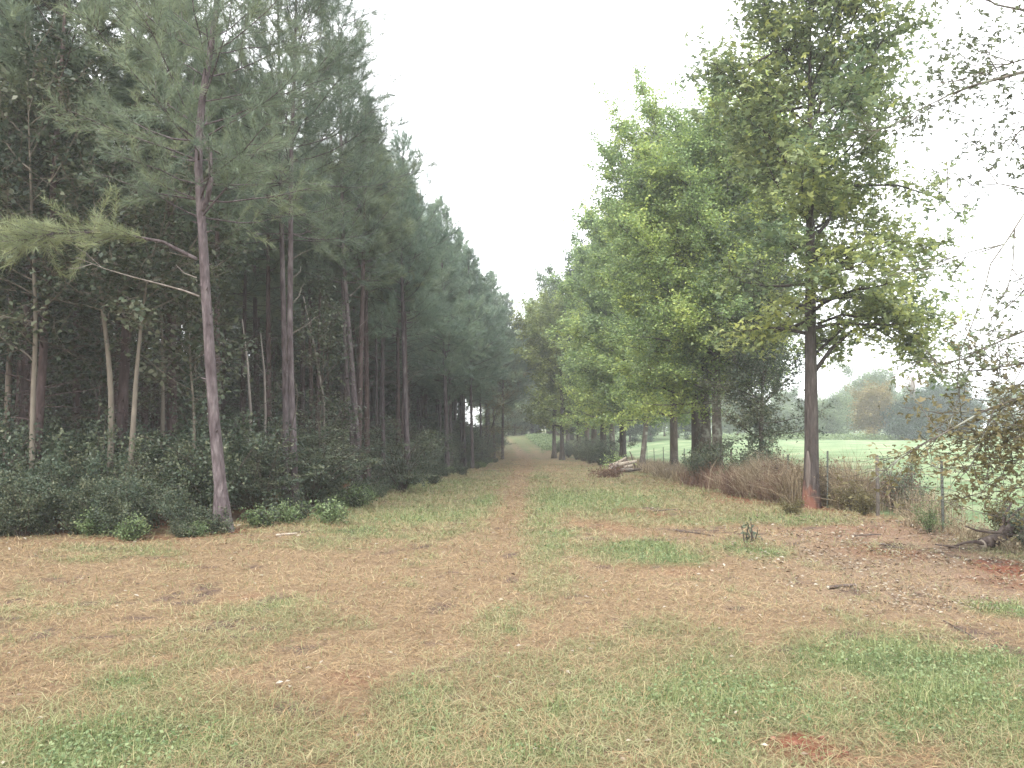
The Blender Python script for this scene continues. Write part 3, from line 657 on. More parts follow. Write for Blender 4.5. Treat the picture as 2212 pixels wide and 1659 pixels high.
# a belt behind the edge row going away from the camera
for y in np.arange(16.5, 85, .9):
    for k_ in range(2):
        if rng.random() < .25: continue
        d = rng.uniform(.5, 1.6)+k_*1.9; x = float(forest_x(y))-d
        if any(abs(x-q[0]) < .75 and -2.2 < y-q[1] < .35 for q in (bB, bB2, bC, bD)): continue
        s = rng.uniform(.45, 1.15)+(.2 if k_ else 0)+(.8 if k_ and rng.random() < .2 else 0)+max(0, (y-40))*.012
        (put(SL, usl, (x, y, gz(x, y)), s) if rng.random() < .5 else put(SH, ush, (x, y, gz(x, y)), s))
for y, n in ((20, 6), (24, 7), (29, 9), (35, 10)):
    for j in range(n):
        x = float(forest_x(y))-3-rng.random()*(.7*y-5); yy = y+rng.normal(0, 1.2); put(SH, ush, (x, yy, gz(x, yy)), rng.uniform(.8, 1.2))
named = [(680, 1040, 17.0, 1.0, "tiered shrub with pale flat sprays just right of the vine-wrapped pine"), (870, 1040, 23.5, 1.15, "wide tiered shrub reaching over the lane edge beside the forked-snag pine"),
         (560, 1080, 15.2, .9, "tiered shrub between the largest pine and the close pair"), (690, 960, 18.2, 1.15, "taller tiered shrub behind the close pair of pines"), (1040, 1000, 58, 1.0, "tiered shrub at the foot of the far corner pines")]
for xv, yv, D, s, lab in named:
    p = foot(xv, D); o = dup(SL[rng.integers(3)], p, rng.uniform(0, 6), s, lab)
    if "group" in o: del o["group"]
# low weeds at the foot of the edge
for i in range(24):
    x = -4.3-rng.random()*4.6; y = 12.35+rng.normal(0, .3); put(SW, usw, (x, y, gz(x, y)), rng.uniform(.35, .85))
for i in range(75):
    y = math.exp(rng.uniform(math.log(12.6), math.log(60))); x = float(forest_x(y))+rng.normal(.05, .3)+(.45 if y < 24 else .1); put(SW, usw, (x, y, gz(x, y)), rng.uniform(.45, .85))

def sapling(name, label, base, stempix, D, r, lo, rad, leafn, seed, H=None, group=None, limbs=14, mat='sap', bark='smooth'):
    path = vpath(base, D, stempix); H = H or path[-1][0]
    return hardwood(name, label, "sapling", base, [(path, r, H)], lo, lambda t, a: rad*(1-.5*t), limbs, (leafn, .10, .13), seed, bark, mat, group, elev=(.1, .9), droop=.3, lobes=1, k=8, flare=1.1, top_r=.25)
b = foot(237, 14.0); sapling("understorey_tree", "pale smooth curving trunk left of its mate, under the plantation edge", b, [(240, 980), (241, 880), (236, 780), (228, 720), (217, 620), (205, 480), (200, 380)], 14.0, .075, 3.4, 1.7, 16, 401)
b = foot(279, 13.8); sapling("understorey_tree", "pale smooth right-leaning trunk beside the curving one", b, [(284, 980), (290, 880), (295, 800), (303, 720), (312, 640), (330, 540)], 13.8, .07, 3.1, 1.7, 16, 402)
b = foot(350, 18.0); sapling("understorey_tree", "straight pale stem lit behind the thicket, left of the largest pine", b, [(352, 900), (350, 720), (345, 560)], 18.0, .07, 3.6, 1.6, 14, 403)
b = foot(75, 13.6); sapling("understorey_tree", "leafy young hardwood at the left end of the plantation edge", b, [(70, 900), (78, 700), (70, 500), (60, 200)], 13.6, .06, 2.6, 2.0, 18, 404, limbs=26)
b = foot(20, 15.0); sapling("understorey_tree", "tall leafy hardwood in the far left corner above the thicket", b, [(15, 900), (25, 700), (20, 300), (30, -50)], 15.0, .08, 3.0, 2.2, 18, 405, limbs=32, bark='tbark')
b = foot(420, 14.8); sapling("understorey_tree", "young hardwood with grey-green leaves tucked behind the largest pine", b, [(420, 900), (410, 780), (405, 640)], 14.8, .045, 1.9, 1.1, 18, 406, limbs=14)
b = foot(690, 21.0); sapling("understorey_tree", "young hardwood with broad leaves between the close pair and the snag pine", b, [(690, 940), (694, 850), (700, 760), (700, 680)], 21.0, .04, 1.2, 1.3, 16, 407, limbs=16, bark='tbark')
b = foot(1050, 70.0); sapling("understorey_tree", "brownish small oak leaning out at the far end of the pine row", b, [(1055, 950), (1075, 880), (1095, 820)], 70.0, .09, 1.4, 3.0, 12, 408, limbs=26, mat='oakbrown', bark='tbark')
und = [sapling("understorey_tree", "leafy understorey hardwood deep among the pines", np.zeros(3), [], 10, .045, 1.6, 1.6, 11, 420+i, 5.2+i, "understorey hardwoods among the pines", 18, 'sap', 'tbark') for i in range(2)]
uu = [0, 0]
for y in (19, 25, 31, 38, 46):
    for j in range(3):
        x = float(forest_x(y))-2.2-rng.random()*(.6*y-4); yy = y+rng.normal(0, 1); put(und, uu, (x, yy, gz(x, yy)), rng.uniform(.8, 1.2))
# dead leaning poles
for i, (x0, y0, x1, y1, D, lab) in enumerate([(541, 885, 523, 690, 18.5, "thin dead pole leaning left between the largest pine and the close pair"), (573, 890, 563, 720, 20, "upright dead pole left of the close pair of pines"), (700, 870, 655, 640, 22, "long dead pole leaning left behind the close pair")]):
    b = foot(x0, D); G = Geo(); r_ = np.random.default_rng(i); B = [b-np.array([0, 0, .1]), at(x0, y0, D), at((x0+x1)/2+3, (y0+y1)/2, D), at(x1, y1, D)]
    G2 = Geo(); root = thing("dead_pole", lab, "dead tree", b); tube(G, np.array(B)-b, [.035, .032, .026, .012], 8, 0); G.obj("trunk", M['deadw'], root, True)
    for j in range(3):
        q, dd = interp_path(np.array(B)-b, .5+.15*j); tube(G2, curve_pts(q, dd+r_.normal(0, .7, 3), .35, r_, 4, .3), [.008, .006, .004, .002], 4, 0)
    G2.obj("branch", M['deadw'], root, True)

# ------------------------------------------------------------------ right-hand row
print("right trees")
b1 = hat(1753, 1098); D = b1[1]; D1 = D
p1 = vpath(b1, D, [(1753, 980), (1752, 850), (1750, 700), (1751, 520), (1750, 400), (1750, 250), (1750, 100), (1742, -150)])
H1 = 10.8
def rad1(t, a): return float(np.interp(t, [0, .15, .4, .7, 1], [1.7, 2.3, 2.6, 2.3, 1.5]))*(1.12 if cos(a) > 0 else .92)
sweet = hardwood("hardwood_tree", "tall lobed-leaved tree with dark trunk, clay-stained foot and pale scar", "tree", b1, [(p1, .165, H1)], 3.3, rad1, 46, (15, .118, .14), 501, 'sbark', 'sweet', elev=(.15, 1.0), lobes=3, k=16, twig_n=8, droop=.15,
    limbs=[([at(1768, 612, D), at(1790, 590, D-.1), at(1815, 572, D-.2), at(1840, 545, D-.3), at(1850, 500, D-.3)], .05),
           ([at(1762, 800, D), at(1795, 755, D), at(1840, 715, D-.1), at(1885, 705, D-.2), at(1935, 735, D-.3), at(1985, 775, D-.4)], .05),
           ([at(1765, 650, D), at(1830, 640, D+.3), at(1900, 650, D+.4), at(1970, 680, D+.5), at(2030, 730, D+.5)], .05),
           ([at(1765, 700, D), at(1820, 680, D-.2), at(1890, 690, D-.4), at(1960, 720, D-.5), at(2020, 775, D-.6)], .035),
           ([at(1765, 760, D), at(1830, 700, D+.5), at(1900, 660, D+.7), at(1990, 650, D+.8)], .035),
           ([at(1768, 502, D), at(1790, 480, D), at(1800, 440, D), at(1803, 420, D)], .04),
           ([at(1762, 260, D), at(1775, 215, D), at(1800, 170, D), at(1830, 120, D)], .045),
           ([at(1742, 470, D), at(1710, 440, D), at(1680, 400, D-.2), at(1650, 340, D-.3)], .04),
           ([at(1765, 420, D), at(1850, 400, D), at(1940, 400, D), at(2030, 430, D)], .045),
           ([at(1765, 560, D), at(1850, 530, D+.3), at(1940, 520, D+.4), at(2020, 560, D+.4)], .045),
           ([at(1742, 100, D), at(1680, 110, D), at(1600, 150, D), at(1530, 160, D)], .045),
           ([at(1742, 230, D), at(1690, 240, D-.2), at(1620, 250, D-.2)], .04)])
sc_ = Geo(); tube(sc_, [(-.09, -.09, .42), (-.092, -.095, .65), (-.088, -.09, .95), (-.08, -.08, 1.18)], [.03, .06, .055, .02], 8, 0); so = sc_.obj("bark_scar", M['scar'], sweet, True); so["label"] = "pale bare wood scar low on the trunk"
# cluster of grey trunks with the broad fine-leaved crown
D = 28.0; b2 = foot(1550, D)
def rad2(t, a): return float(np.interp(t, [0, .2, .5, .8, 1], [2.5, 3.2, 3.3, 3.0, 2.4]))
elm = hardwood("hardwood_tree", "broad fine-leaved tree on the pale grey front trunk of the cluster", "tree", b2,
    [(vpath(b2, D, [(1549, 940), (1547, 850), (1550, 700), (1575, 500), (1600, 330)]), .20, 10.6)], 2.6, rad2, 62, (30, .095, .09), 511, 'gbark', 'elm', elev=(.1, 1.1), k=14, twig_n=11, shoots=34, droop=.1)
for xv, dd, lab, top, sd_, rr, sh in [(1524, .8, "thick lichen-pale trunk in the middle of the cluster, vine at its side", (1500, 300), 512, .22, 10), (1503, 1.7, "leftmost brown trunk of the cluster, leafy crown leaning over the lane", (1420, 330), 513, .20, 36)]:
    b = foot(xv, D+dd); hardwood("hardwood_tree", lab, "tree", b, [(vpath(b, D+dd, [(xv, 900), (xv-2, 780), ((xv+top[0])/2, 560), top]), rr, 9.7 if xv > 1510 else 9.2)], 2.9, lambda t, a: float(np.interp(t, [0, .2, .5, 1], [2.7, 3.6, 3.6, 2.7])), 48, (28, .10, .095), sd_, 'gbark' if xv > 1510 else 'tbark', 'elm', elev=(.1, 1.1), k=12, twig_n=10, shoots=sh, droop=.1)
# low leafy growth right of the cluster and behind the tall tree
b = foot(1640, 26.0); hardwood("hardwood_tree", "bushy low-branched tree filling the gap between the cluster and the tall tree", "tree", b, [(vpath(b, 26, [(1645, 900), (1650, 700), (1640, 520)]), .09, 5.6)], 1.3, lambda t, a: 1.9*(1-.3*t), 36, (22, .09, .1), 515, 'tbark', 'shrub', elev=(.1, 1.0), twig_n=10, shoots=6)
b = foot(1880, 23.0); hardwood("hardwood_tree", "drooping-boughed green tree behind and right of the tall tree", "tree", b, [(vpath(b, 23, [(1870, 900), (1850, 780), (1850, 640), (1850, 350)]), .07, 8.0)], 3.3, lambda t, a: 1.8*(1-.3*t), 14, (20, .12, .16), 516, 'tbark', 'sweet', elev=(.1, 1.0), twig_n=8, lobes=3) if False else None
row = [  # x, distance, top x, top y, radius of trunk, crown start, crown reach, leaf, bark, label
 (1455, 37, 1450, 470, .20, 2.2, 3.0, 'elm', 'tbark', "tree with a hollow split foot beside the wood pile"),
 (1385, 43, 1395, 520, .16, 2.6, 3.2, 'elm', 'gbark', "grey leaning trunk right behind the wood pile"),
 (1345, 47, 1360, 500, .22, 2.4, 3.6, 'elm', 'sbark2', "blackish thick trunk behind the wood pile"),
 (1322, 52, 1330, 545, .20, 2.6, 3.2, 'elm', 'gbark', "grey trunk just left of the wood pile"),
 (1303, 55, 1310, 560, .24, 2.6, 3.2, 'elm', 'tbark', "stout brown trunk second left of the wood pile"),
 (1283, 60, 1290, 580, .24, 2.6, 3.2, 'elm', 'tbark', "brown trunk third left of the wood pile, yellow-green side"),
 (1268, 66, 1262, 560, .22, 5.0, 2.2, 'fardark', 'tbark', "darker crowned tree poking above the middle of the row"),
 (1250, 69, 1245, 690, .22, 2.4, 1.9, 'shrub', 'tbark', "blue-green crowned tree before the lime tree"),
 (1214, 68, 1208, 670, .20, 2.6, 3.0, 'lime', 'sbark2', "yellow-green crowned tree at the lane's bend"),
 (1197, 72, 1186, 700, .20, 2.6, 3.0, 'lime', 'tbark', "pale lime tree farthest along the right row"),
 (1226, 84, 1225, 640, .2, 3, 4.0, 'far', 'tbark', "tall pale green tree behind the lime trees")]
for i, (xv, D, tx, ty, r, lo, rd, lm, bk, lab) in enumerate(row):
    b = foot(xv, D); H = at(tx, ty, D)[2]-b[2]-.5
    lean_ = 14 if xv == 1385 else 0
    hardwood("hardwood_tree", lab, "tree", b, [(vpath(b, D, [(xv+lean_, 880), ((xv+tx)/2, (880+ty)/2), (tx, ty)]), r, H)], lo, lambda t, a, rd=rd: rd*float(np.interp(t, [0, .3, .7, 1], [.75, 1, .95, .6])), 40, (24 if D < 50 else 17, .115+D*.0010, .13), 530+i, bk, lm, elev=(.05, 1.1), k=10, twig_n=8, shoots=10 if D < 45 else 4, droop=.12, flare=1.5)
# solid near-black form painted as the shade inside the split tree's hollow foot
b = foot(1449, 36.75); G = Geo(); tube(G, [(0, 0, .0), (.0, -.02, .35), (.05, 0, .6)], [.16, .12, .03], 8, 0)
hz_ = G.obj("tree_hollow", M['hollow'], None, True); hz_.location = b; tag(hz_, "black form standing in for the shaded hollow of the split-footed tree", "tree hollow")
# vine and brush at the cluster's foot
VB = [(1508, 27.0, .8, 'shrub', "dark brushy clump at the foot of the leftmost cluster trunk"), (1536, 27.3, 1.0, 'shrub', "dark green vine mass climbing between the cluster trunks"), (1575, 25.5, .65, 'weed', "green weedy bush at the foot of the grey front trunk"),
      (1610, 25.8, 1.1, 'shrub', "leafy bush right of the cluster's grey front trunk"), (1650, 25, 1.0, 'shrub', "greyish bush between the cluster and the red-brown brush"), (1515, 29, 1.1, 'shrub', "thin-leaved bush seen between the cluster trunks")]
for i, (xv, D, s, mt, lab) in enumerate(VB):
    p = foot(xv, D); o = make_shrub("bush", lab, None, 1.4, .8, 2600, .07, 600+i, mt); o.location = p; o.scale = (s, s, s*1.15)
# far row undergrowth and end-of-lane growth
for i in range(16):
    D = 50+i*2.1; p = foot(np.interp(D, [50, 84], [1318, 1195])+rng.normal(0, 9), D); put(SH, ush, p, rng.uniform(.6, 1.1))
print("far")
FT = []
def far_tree(label, group, seed, mat, H=9, rd=3.4, lo=.7, shape=(.8, 1, .8, .35), bark='tbark', leafn=12, sz=.26, n=34):
    return hardwood("far_tree", label, "tree", (0, 0, 0), [([(-.3, 0, 0), (0, 0, 0), (H, .3, 0)], .2, H)], lo, lambda t, a: rd*float(np.interp(t, [0, .3, .7, 1], shape)), n, (leafn, sz, .32), seed, bark, mat, group, elev=(.05, 1.1), k=6, twig_n=6, wood_k=4)
for i in range(3): FT.append(far_tree("green tree in the wood beyond the field and lane", "trees of the far wood", 700+i, 'far', 9+i*.8, 3.4+.3*i))
FD = [far_tree("dark green tree in the wood beyond the field and lane", "dark trees of the far wood", 710+i, 'fardark', 9, 3.0) for i in range(2)]
uf, ud = [0]*3, [0]*2
def far_at(xv, D, topy, tp, us):
    p = foot(xv, D); H = (917-topy)/F*D+EYE-p[2]; put(tp, us, (p[0], p[1], p[2]-.05), float(np.clip(H/11.8, .35, 2.2)))
for xv, D, ty in [(1110, 136, 745), (1135, 130, 700), (1150, 127, 690), (1165, 134, 668), (1185, 125, 650), (1205, 122, 640), (1235, 105, 640), (1125, 130, 720), (1160, 132, 690), (1195, 135, 660), (1085, 125, 740), (1060, 128, 760), (1225, 128, 665), (1250, 125, 650)]: far_at(xv, D, ty, FT, uf)
for xv, D, ty in [(1112, 122, 860), (1128, 126, 850), (1098, 124, 850), (1145, 128, 855), (1075, 120, 800)]: far_at(xv, D, ty, FT, uf)
for i in range(16): far_at(1270+i*15, rng.uniform(95, 150), 815+rng.normal(0, 18), FT if i % 3 else FD, uf if i % 3 else ud)
for i in range(42): far_at(1520+i*30+rng.normal(0, 8), rng.uniform(150, 190), 842+rng.normal(0, 12)-(8 if i > 20 else 0), FT if i % 4 else FD, uf if i % 4 else ud)
for i in range(18): far_at(1560+i*16, rng.uniform(125, 140), 878+rng.normal(0, 8), FT, uf)
def one_far(label, xv, D, ty, mat, rd, lo, seed, shape=(.9, 1, .9, .6), leafn=22, bark='tbark', n=44, sz=.2):
    p = foot(xv, D); H = (917-ty)/F*D+EYE-p[2]; o = far_tree(label, None, seed, mat, H*.8, rd, lo, shape, bark, leafn, sz, n); o.location = p; return o
for i in range(34):
    y = 16+i*2.4; x = max(float(forest_x(y))-(16 if y < 44 else 7)-rng.random()*4, -.75*y-4); ii = int(rng.integers(2)); place(FD, ud, ii, (x, y, gz(x, y)-.3), rng.uniform(0, 6), rng.uniform(.75, 1.0))
for i in range(30): x = -58+i*1.8; y = 80+rng.normal(0, 3); ii = int(rng.integers(2)); place(FD, ud, ii, (min(x, -6), y, gz(x, y)-.6), rng.uniform(0, 6), rng.uniform(.8, 1.1))
for i in range(14): x = -40+i*1.7; y = 54+rng.normal(0, 2); ii = int(rng.integers(2)); place(FD, ud, ii, (x, y, gz(x, y)-.6), rng.uniform(0, 6), rng.uniform(.7, .85))
one_far("yellow-tan round tree on two thin stems in the field", 1885, 98, 868, 'tan', 2.5, .9, 731)
one_far("green tree rising behind the yellow-tan one", 1888, 125, 823, 'far', 4.4, 1.5, 732)
one_far("very dark round evergreen bush tree in the field", 1962, 95, 895, 'fardark', 2.6, .15, 733, leafn=30)
one_far("blue-green wide tree right of the dark evergreen in the field", 2050, 105, 880, 'fardark', 4.2, .6, 734)
one_far("low pale green tree behind the tall tree's trunk in the field", 1795, 118, 892, 'far', 3.2, .4, 735)
D = 96; p = foot(1972, D); root = thing("dead_tree", "bare grey dead trunk standing above the dark evergreen in the field", "dead tree", p); G = Geo(); r_ = np.random.default_rng(9)
zt = (917-815)/F*D+EYE-p[2]; tube(G, [(0, 0, -.2), (.05, 0, 2), (0, 0, 4), (.1, 0, zt)], [.55, .45, .38, .2], 9, 0); G.obj("trunk", M['deadw'], root, True)
for j in range(9):
    a = r_.uniform(0, 6.28); z0 = r_.uniform(2.5, zt); G = Geo(); tube(G, curve_pts([0, 0, z0], [cos(a), sin(a), .4], r_.uniform(1.5, 3.2), r_, 6, .1, .2), np.linspace(.1, .02, 6), 4, 0); G.obj("branch", M['deadw'], root, True)
# weedy strip across the far field
FB = [make_shrub("bramble", "tangled olive-brown bramble in the dry fence weeds", "brambles in the fence weeds", 1.0+.1*i, .8, 1700, .055, 670+i, ('oakbrown', 'rust', 'shrub')[i], False, 'tbark', .08) for i in range(3)]
ufb = [0]*3
for i in range(34):
    y = rng.uniform(14.6, 30); x = float(fence_x(y))+abs(rng.normal(0, .3))+(.75 if y < 18.5 else -.1); s = rng.uniform(.5, .95)*float(np.interp(y, [14, 16, 18], [.5, .75, 1])); put(FB, ufb, (x, y, gz(x, y)), s)
rngw = np.random.default_rng(77); G = Geo(); n = 26000
yy = rngw.normal(97, 1.6, n); xx = rngw.uniform(20, 75, n); leaves(G, np.stack([xx, yy, ground_z(xx, yy)+rngw.random(n)*.6*(.4+fbm(xx, yy, .3, 4))], 1), .2, rngw)
tag(G.obj("field_weeds", M['far']), "low weedy strip across the far field", "weeds", kind="stuff")
# tall grass over the hill crest, beside the lane
G = Geo(); n = 16000; yy = rngw.uniform(84, 112, n); xx = track_x(yy)+1.6+rngw.random(n)**.7*3.2; leaves(G, np.stack([xx, yy, ground_z(xx, yy)+rngw.random(n)*.55], 1), .16, rngw)
tag(G.obj("crest_weeds", M['far']), "tall weeds beside the lane where it climbs", "weeds", kind="stuff")

# ------------------------------------------------------------------ fence
fr = thing("wire_fence", "sagging wire fence on thin posts along the green field", "fence", (fence_x(12.6), 12.6, 0))
fb = np.array(fr.location); py = [7.6, 10.1, 12.6, 15.0, 17.6, 20.2, 23, 26, 29.2, 32, 34.6, 37.2, 40, 43, 46]; tops = []
fr_rng = np.random.default_rng(4)
for i, y in enumerate(py):
    x = float(fence_x(y)); z = gz(x, y); h = 1.12+fr_rng.normal(0, .05); ln = fr_rng.normal(0, .03); G = Geo(); wood = i in (3, 7, 9)
    if wood: tube(G, np.array([(x, y, z-.2), (x+ln, y, z+h*.5), (x+2*ln, y, z+h*.98)])-fb, [.034, .032, .029], 9, 0, rough=.05, rng=fr_rng)
    else:
        w_, t_ = .017, .007; V = []
        for zz, o_ in ((z-.2, 0), (z+h, ln)):      # T-shaped steel section
            for dx, dy in ((-w_, -t_), (w_, -t_), (w_, t_), (t_, t_), (t_, .035), (-t_, .035), (-t_, t_), (-w_, t_)): V.append((x+dx+o_, y+dy, zz))
        V = np.array(V)-fb; q = [(k_, (k_+1) % 8, 8+(k_+1) % 8, 8+k_) for k_ in range(8)]
        q += [(8, 9, 10, 15), (11, 12, 13, 14)]; G.add(V, q)
        for s in range(9): c = np.array([x, y-.012, z+.15+s*.1])-fb; tube(G, [c-np.array([.012, 0, 0]), c+np.array([.012, 0, 0])], .008, 4, 0)
    G.obj("post", M['post'] if wood else M['tpost'], fr); tops.append((x+ln, y, z, h))
for hh in (.25, .45, .65, .85, 1.03):
    P = []
    for a_, b_ in zip(tops[:-1], tops[1:]):
        for s in np.linspace(0, 1, 6)[:-1]:
            P.append((a_[0]*(1-s)+b_[0]*s, a_[1]*(1-s)+b_[1]*s, a_[2]*(1-s)+b_[2]*s+hh-.22*s*(1-s)*(1 if hh < 1 else 1.6)+fr_rng.normal(0, .008)))
    G = Geo(); tube(G, np.array(P)-fb, .004, 4, 0); G.obj("wire", M['wire'], fr)
G = Geo()
for a_, b_ in zip(tops[1:8], tops[2:9]):
    for s in np.arange(.06, 1, .12):
        x, y, z = (a_[k_]*(1-s)+b_[k_]*s for k_ in range(3)); tube(G, np.array([(x, y, z+.24), (x, y, z+.62), (x, y, z+.84)])-fb, .0025, 3, 0, cap=False)
o = G.obj("stay_wires", M['wire'], fr); o["kind"] = "stuff"

# ------------------------------------------------------------------ dry weeds along the fence
print("weeds")
def dry(name, label, mat, n, yr, off, h, seed, wd=.004):
    r = np.random.default_rng(seed); y = r.uniform(*yr, n); x = fence_x(y)+r.normal(off[0], off[1], n); cl_ = fbm(x, y, 1.4, seed); keep = (cl_ > r.uniform(.3, .75, n)) & (x > fence_x(y)-np.interp(y, [12.4, 13.2, 17, 19, 24], [.15, .35, .42, .75, 1.3])) & ~((y < b1[1]+.35) & (y > 13.2) & (x < b1[0]+.42+(y < b1[1]-.8)*.25)); x, y, cl_ = x[keep], y[keep], cl_[keep]; N = len(x)
    h = h*np.interp(y, [8, 12, 13.6, 15.5, 17.5, 60], [.5, .5, .5, .8, 1.15, 1]); L = h*r.uniform(.3, 1.1, N)*(.2+1.4*cl_); az = r.uniform(0, 6.28, N); ln = np.abs(r.normal(0, .5, N)); z = ground_z(x, y); W = (wd*np.clip(y/12, 1, 2.5))[:, None]
    b = np.stack([x, y, z], 1); d = np.stack([np.cos(az)*np.sin(ln), np.sin(az)*np.sin(ln), np.cos(ln)], 1); s = norm(np.stack([-np.sin(az), np.cos(az), 0*az], 1)+r.normal(0, .5, (N, 3)))
    m1 = b+d*(L*.5)[:, None]; tp = b+d*L[:, None]+np.stack([np.cos(az), np.sin(az), -.4+0*az], 1)*(L*.25)[:, None]
    V = np.stack([b-s*W, b+s*W, m1+s*W*.8, tp, m1-s*W*.8], 1); i = np.arange(N)*5; G = Geo(); G.add(V.reshape(-1, 3), np.stack([i, i+1, i+2, i+4], 1), np.stack([i+4, i+2, i+3], 1), 0, np.repeat(r.random(N), 5))
    m_ = N//2; C = m1[:m_]+(tp-m1)[:m_]*r.random((m_, 1)); leaves(G, C, .04, r, 0, 1, .2)
    return tag(G.obj(name, mat), label, "dry weeds", kind="stuff")
dry("dry_weeds", "tall dry brown weeds tangled along the wire fence", M['dryweed'], 38000, (13.0, 24), (-.1, .5), .95, 81)
dry("dry_grass", "dry tan grass around the near fence posts", M['dryweed'], 9000, (8.5, 13.4), (-.05, .35), .5, 82)
dry("red_weeds", "reddish dead weeds between the tall tree and the trunk cluster", M['rust'], 18000, (18.5, 28), (-.55, .4), .65, 83)
dry("row_weeds", "dry weeds under the far right row of trees", M['dryweed'], 26000, (27, 72), (-.5, .7), .6, 84, .005)
for i, (xv, D, s, mt, lab, hh) in enumerate([(1675, 21.5, .8, 'rust', "rusty dead bush between the cluster and the tall tree", 1.1), (1838, 16.6, .55, 'oakbrown', "dim olive-brown bush in the weeds right of the tall tree's foot", .9), (1865, 15.2, .5, 'oakbrown', "second olive-brown bush in the dry weeds, nearer the posts", .9),
      (1708, 15.6, .42, 'oakbrown', "small round tuft on the clay just left of the tall tree", .45), (2003, 12.3, .33, 'weed', "bright green seedling bush at the foot of the fence post", 1.5), (2165, 11.8, .5, 'oakbrown', "brown leafy bush behind the fallen limb at the right edge", 1.4), (1935, 17, .7, 'shrub', "leafy vine bush showing above the dry weeds", 1.5), (1690, 20, .6, 'rust', "low rusty brush on the clay bank", 1.0), (2205, 11.0, .6, 'shrub', "low dark greenery behind the butt of the fallen limb", .9)]):
    o = make_shrub("bush", lab, None, hh, .8, 2200, .06, 640+i, mt); o.location = foot(xv, D); o.scale = (s, s, s)
def stalks(name, label, cat, base, n, h, seed, mat='blade'):
    r = np.random.default_rng(seed); root = thing(name, label, cat, base); G = Geo(); C = Geo(); P = []
    for i in range(n):
        B = curve_pts([r.normal(0, .1), r.normal(0, .06), 0], [r.normal(0, .15), r.normal(0, .15), 1], h*r.uniform(.5, 1.1), r, 5, 0, .12); tube(G, B, np.linspace(.011, .005, 5), 5, 0); P.append(B[1:]+r.normal(0, .03, (4, 3)))
    leaves(C, np.repeat(np.concatenate(P), 3, 0), .06, r); G.obj("stem", M['tbark'], root, True); C.obj("foliage", M[mat], root)
stalks("cut_sprout", "small cluster of cut-off green sprout stems standing in the mown clearing", "sprout", hat(1628, 1172), 6, .26, 1, 'shrub')

# ------------------------------------------------------------------ wood pile, fallen limb, sticks
r_ = np.random.default_rng(14)
wp = hat(1352, 1022)
def log_(name, label, p0, p1, r, mat, cat, stubs=2, seed=0, endmat='pale', group=None):
    rg = np.random.default_rng(seed); p0 = np.array(p0, float); p1 = np.array(p1, float); root = thing(name, label, cat, p0, 0, group); L_ = np.linalg.norm(p1-p0)
    B = np.linspace(0, 1, 8)[:, None]*(p1-p0)+np.cumsum(rg.normal(0, .015*L_, (8, 3)), 0)*np.array([1, 1, .4]); G = Geo(); tube(G, B, np.linspace(r, r*.72, 8), 10, 0, rough=.06, rng=rg, cap=False); G.obj("trunk", M[mat], root, True)
    for e, e2 in ((0, 1), (-1, -2)):
        G = Geo(); d = norm(B[e]-B[e2]); tube(G, [B[e]-d*.02, B[e]+d*.012], [r*.93, r*.85] if e == 0 else [r*.7, r*.6], 10, 0); G.obj("cut_end", M[endmat], root)
    for i in range(stubs):
        q, dd = interp_path(B, rg.uniform(.25, .9)); G = Geo(); tube(G, curve_pts(q, dd*.5+np.abs(rg.normal(0, .7, 3)), rg.uniform(.3, .9)*min(1, L_*.5), rg, 5, .2, .2), np.linspace(r*.35, r*.1, 5), 5, 0); G.obj("branch", M[mat], root, True)
    return root
W_ = lambda xv, yv, dz=0: at(xv, yv, wp[1]+dz)
log_("log", "bleached pale log lying on the wood pile", W_(1338, 1004), W_(1376, 997, .4), .10, 'pale', "log", 0, 1)
log_("log", "grey-brown log across the back of the wood pile", W_(1318, 1006, .6), W_(1358, 996, .9), .11, 'log', "log", 2, 2)
log_("log", "short split log at the left end of the wood pile", W_(1316, 1013, -.2), W_(1336, 1002, .3), .09, 'deadw', "log", 0, 3)
log_("log", "thin grey limb sticking out of the wood pile's right side", W_(1345, 1020), W_(1412, 1008, .6), .07, 'log', "log", 3, 4)
log_("log", "broken log low in front of the wood pile", W_(1330, 1016, -.4), W_(1368, 1013, -.3), .08, 'deadw', "log", 1, 5)
log_("log", "upright broken stick poking from the wood pile", W_(1372, 1010, .3), W_(1360, 975, .5), .03, 'log', "branch", 1, 6)
log_("log", "pale peeled log slanting on top of the wood pile", W_(1326, 1003, .2), W_(1352, 990, .6), .07, 'pale', "log", 1, 9)
log_("log", "short pale end piece at the front of the wood pile", W_(1350, 1010, -.3), W_(1366, 1005, -.1), .09, 'pale', "log", 0, 10)
o = make_shrub("brush_heap", "brown dry brush heaped at the left foot of the wood pile", None, .35, .8, 1500, .07, 660, 'rust', False, 'log', .1, "brush"); o.location = hat(1318, 1032)
o = make_shrub("bush", "small green bush just behind the wood pile", None, 1.0, .7, 900, .09, 661, 'elm'); o.location = foot(1330, 40)
log_("log", "pale split log lying at the hollow tree's foot", at(1437, 1016, 33), at(1470, 1010, 34), .07, 'deadw', "log", 1, 7)
f0 = hat(2128, 1186); D = f0[1]
fl = log_("fallen_limb", "dark broken limb lying propped at the right edge, forks pointing at the lane", f0+np.array([0, 0, .07]), at(2330, 1070, D+.7), .085, 'log', "fallen limb", 0, 8)
fo_ = np.array(fl.location)
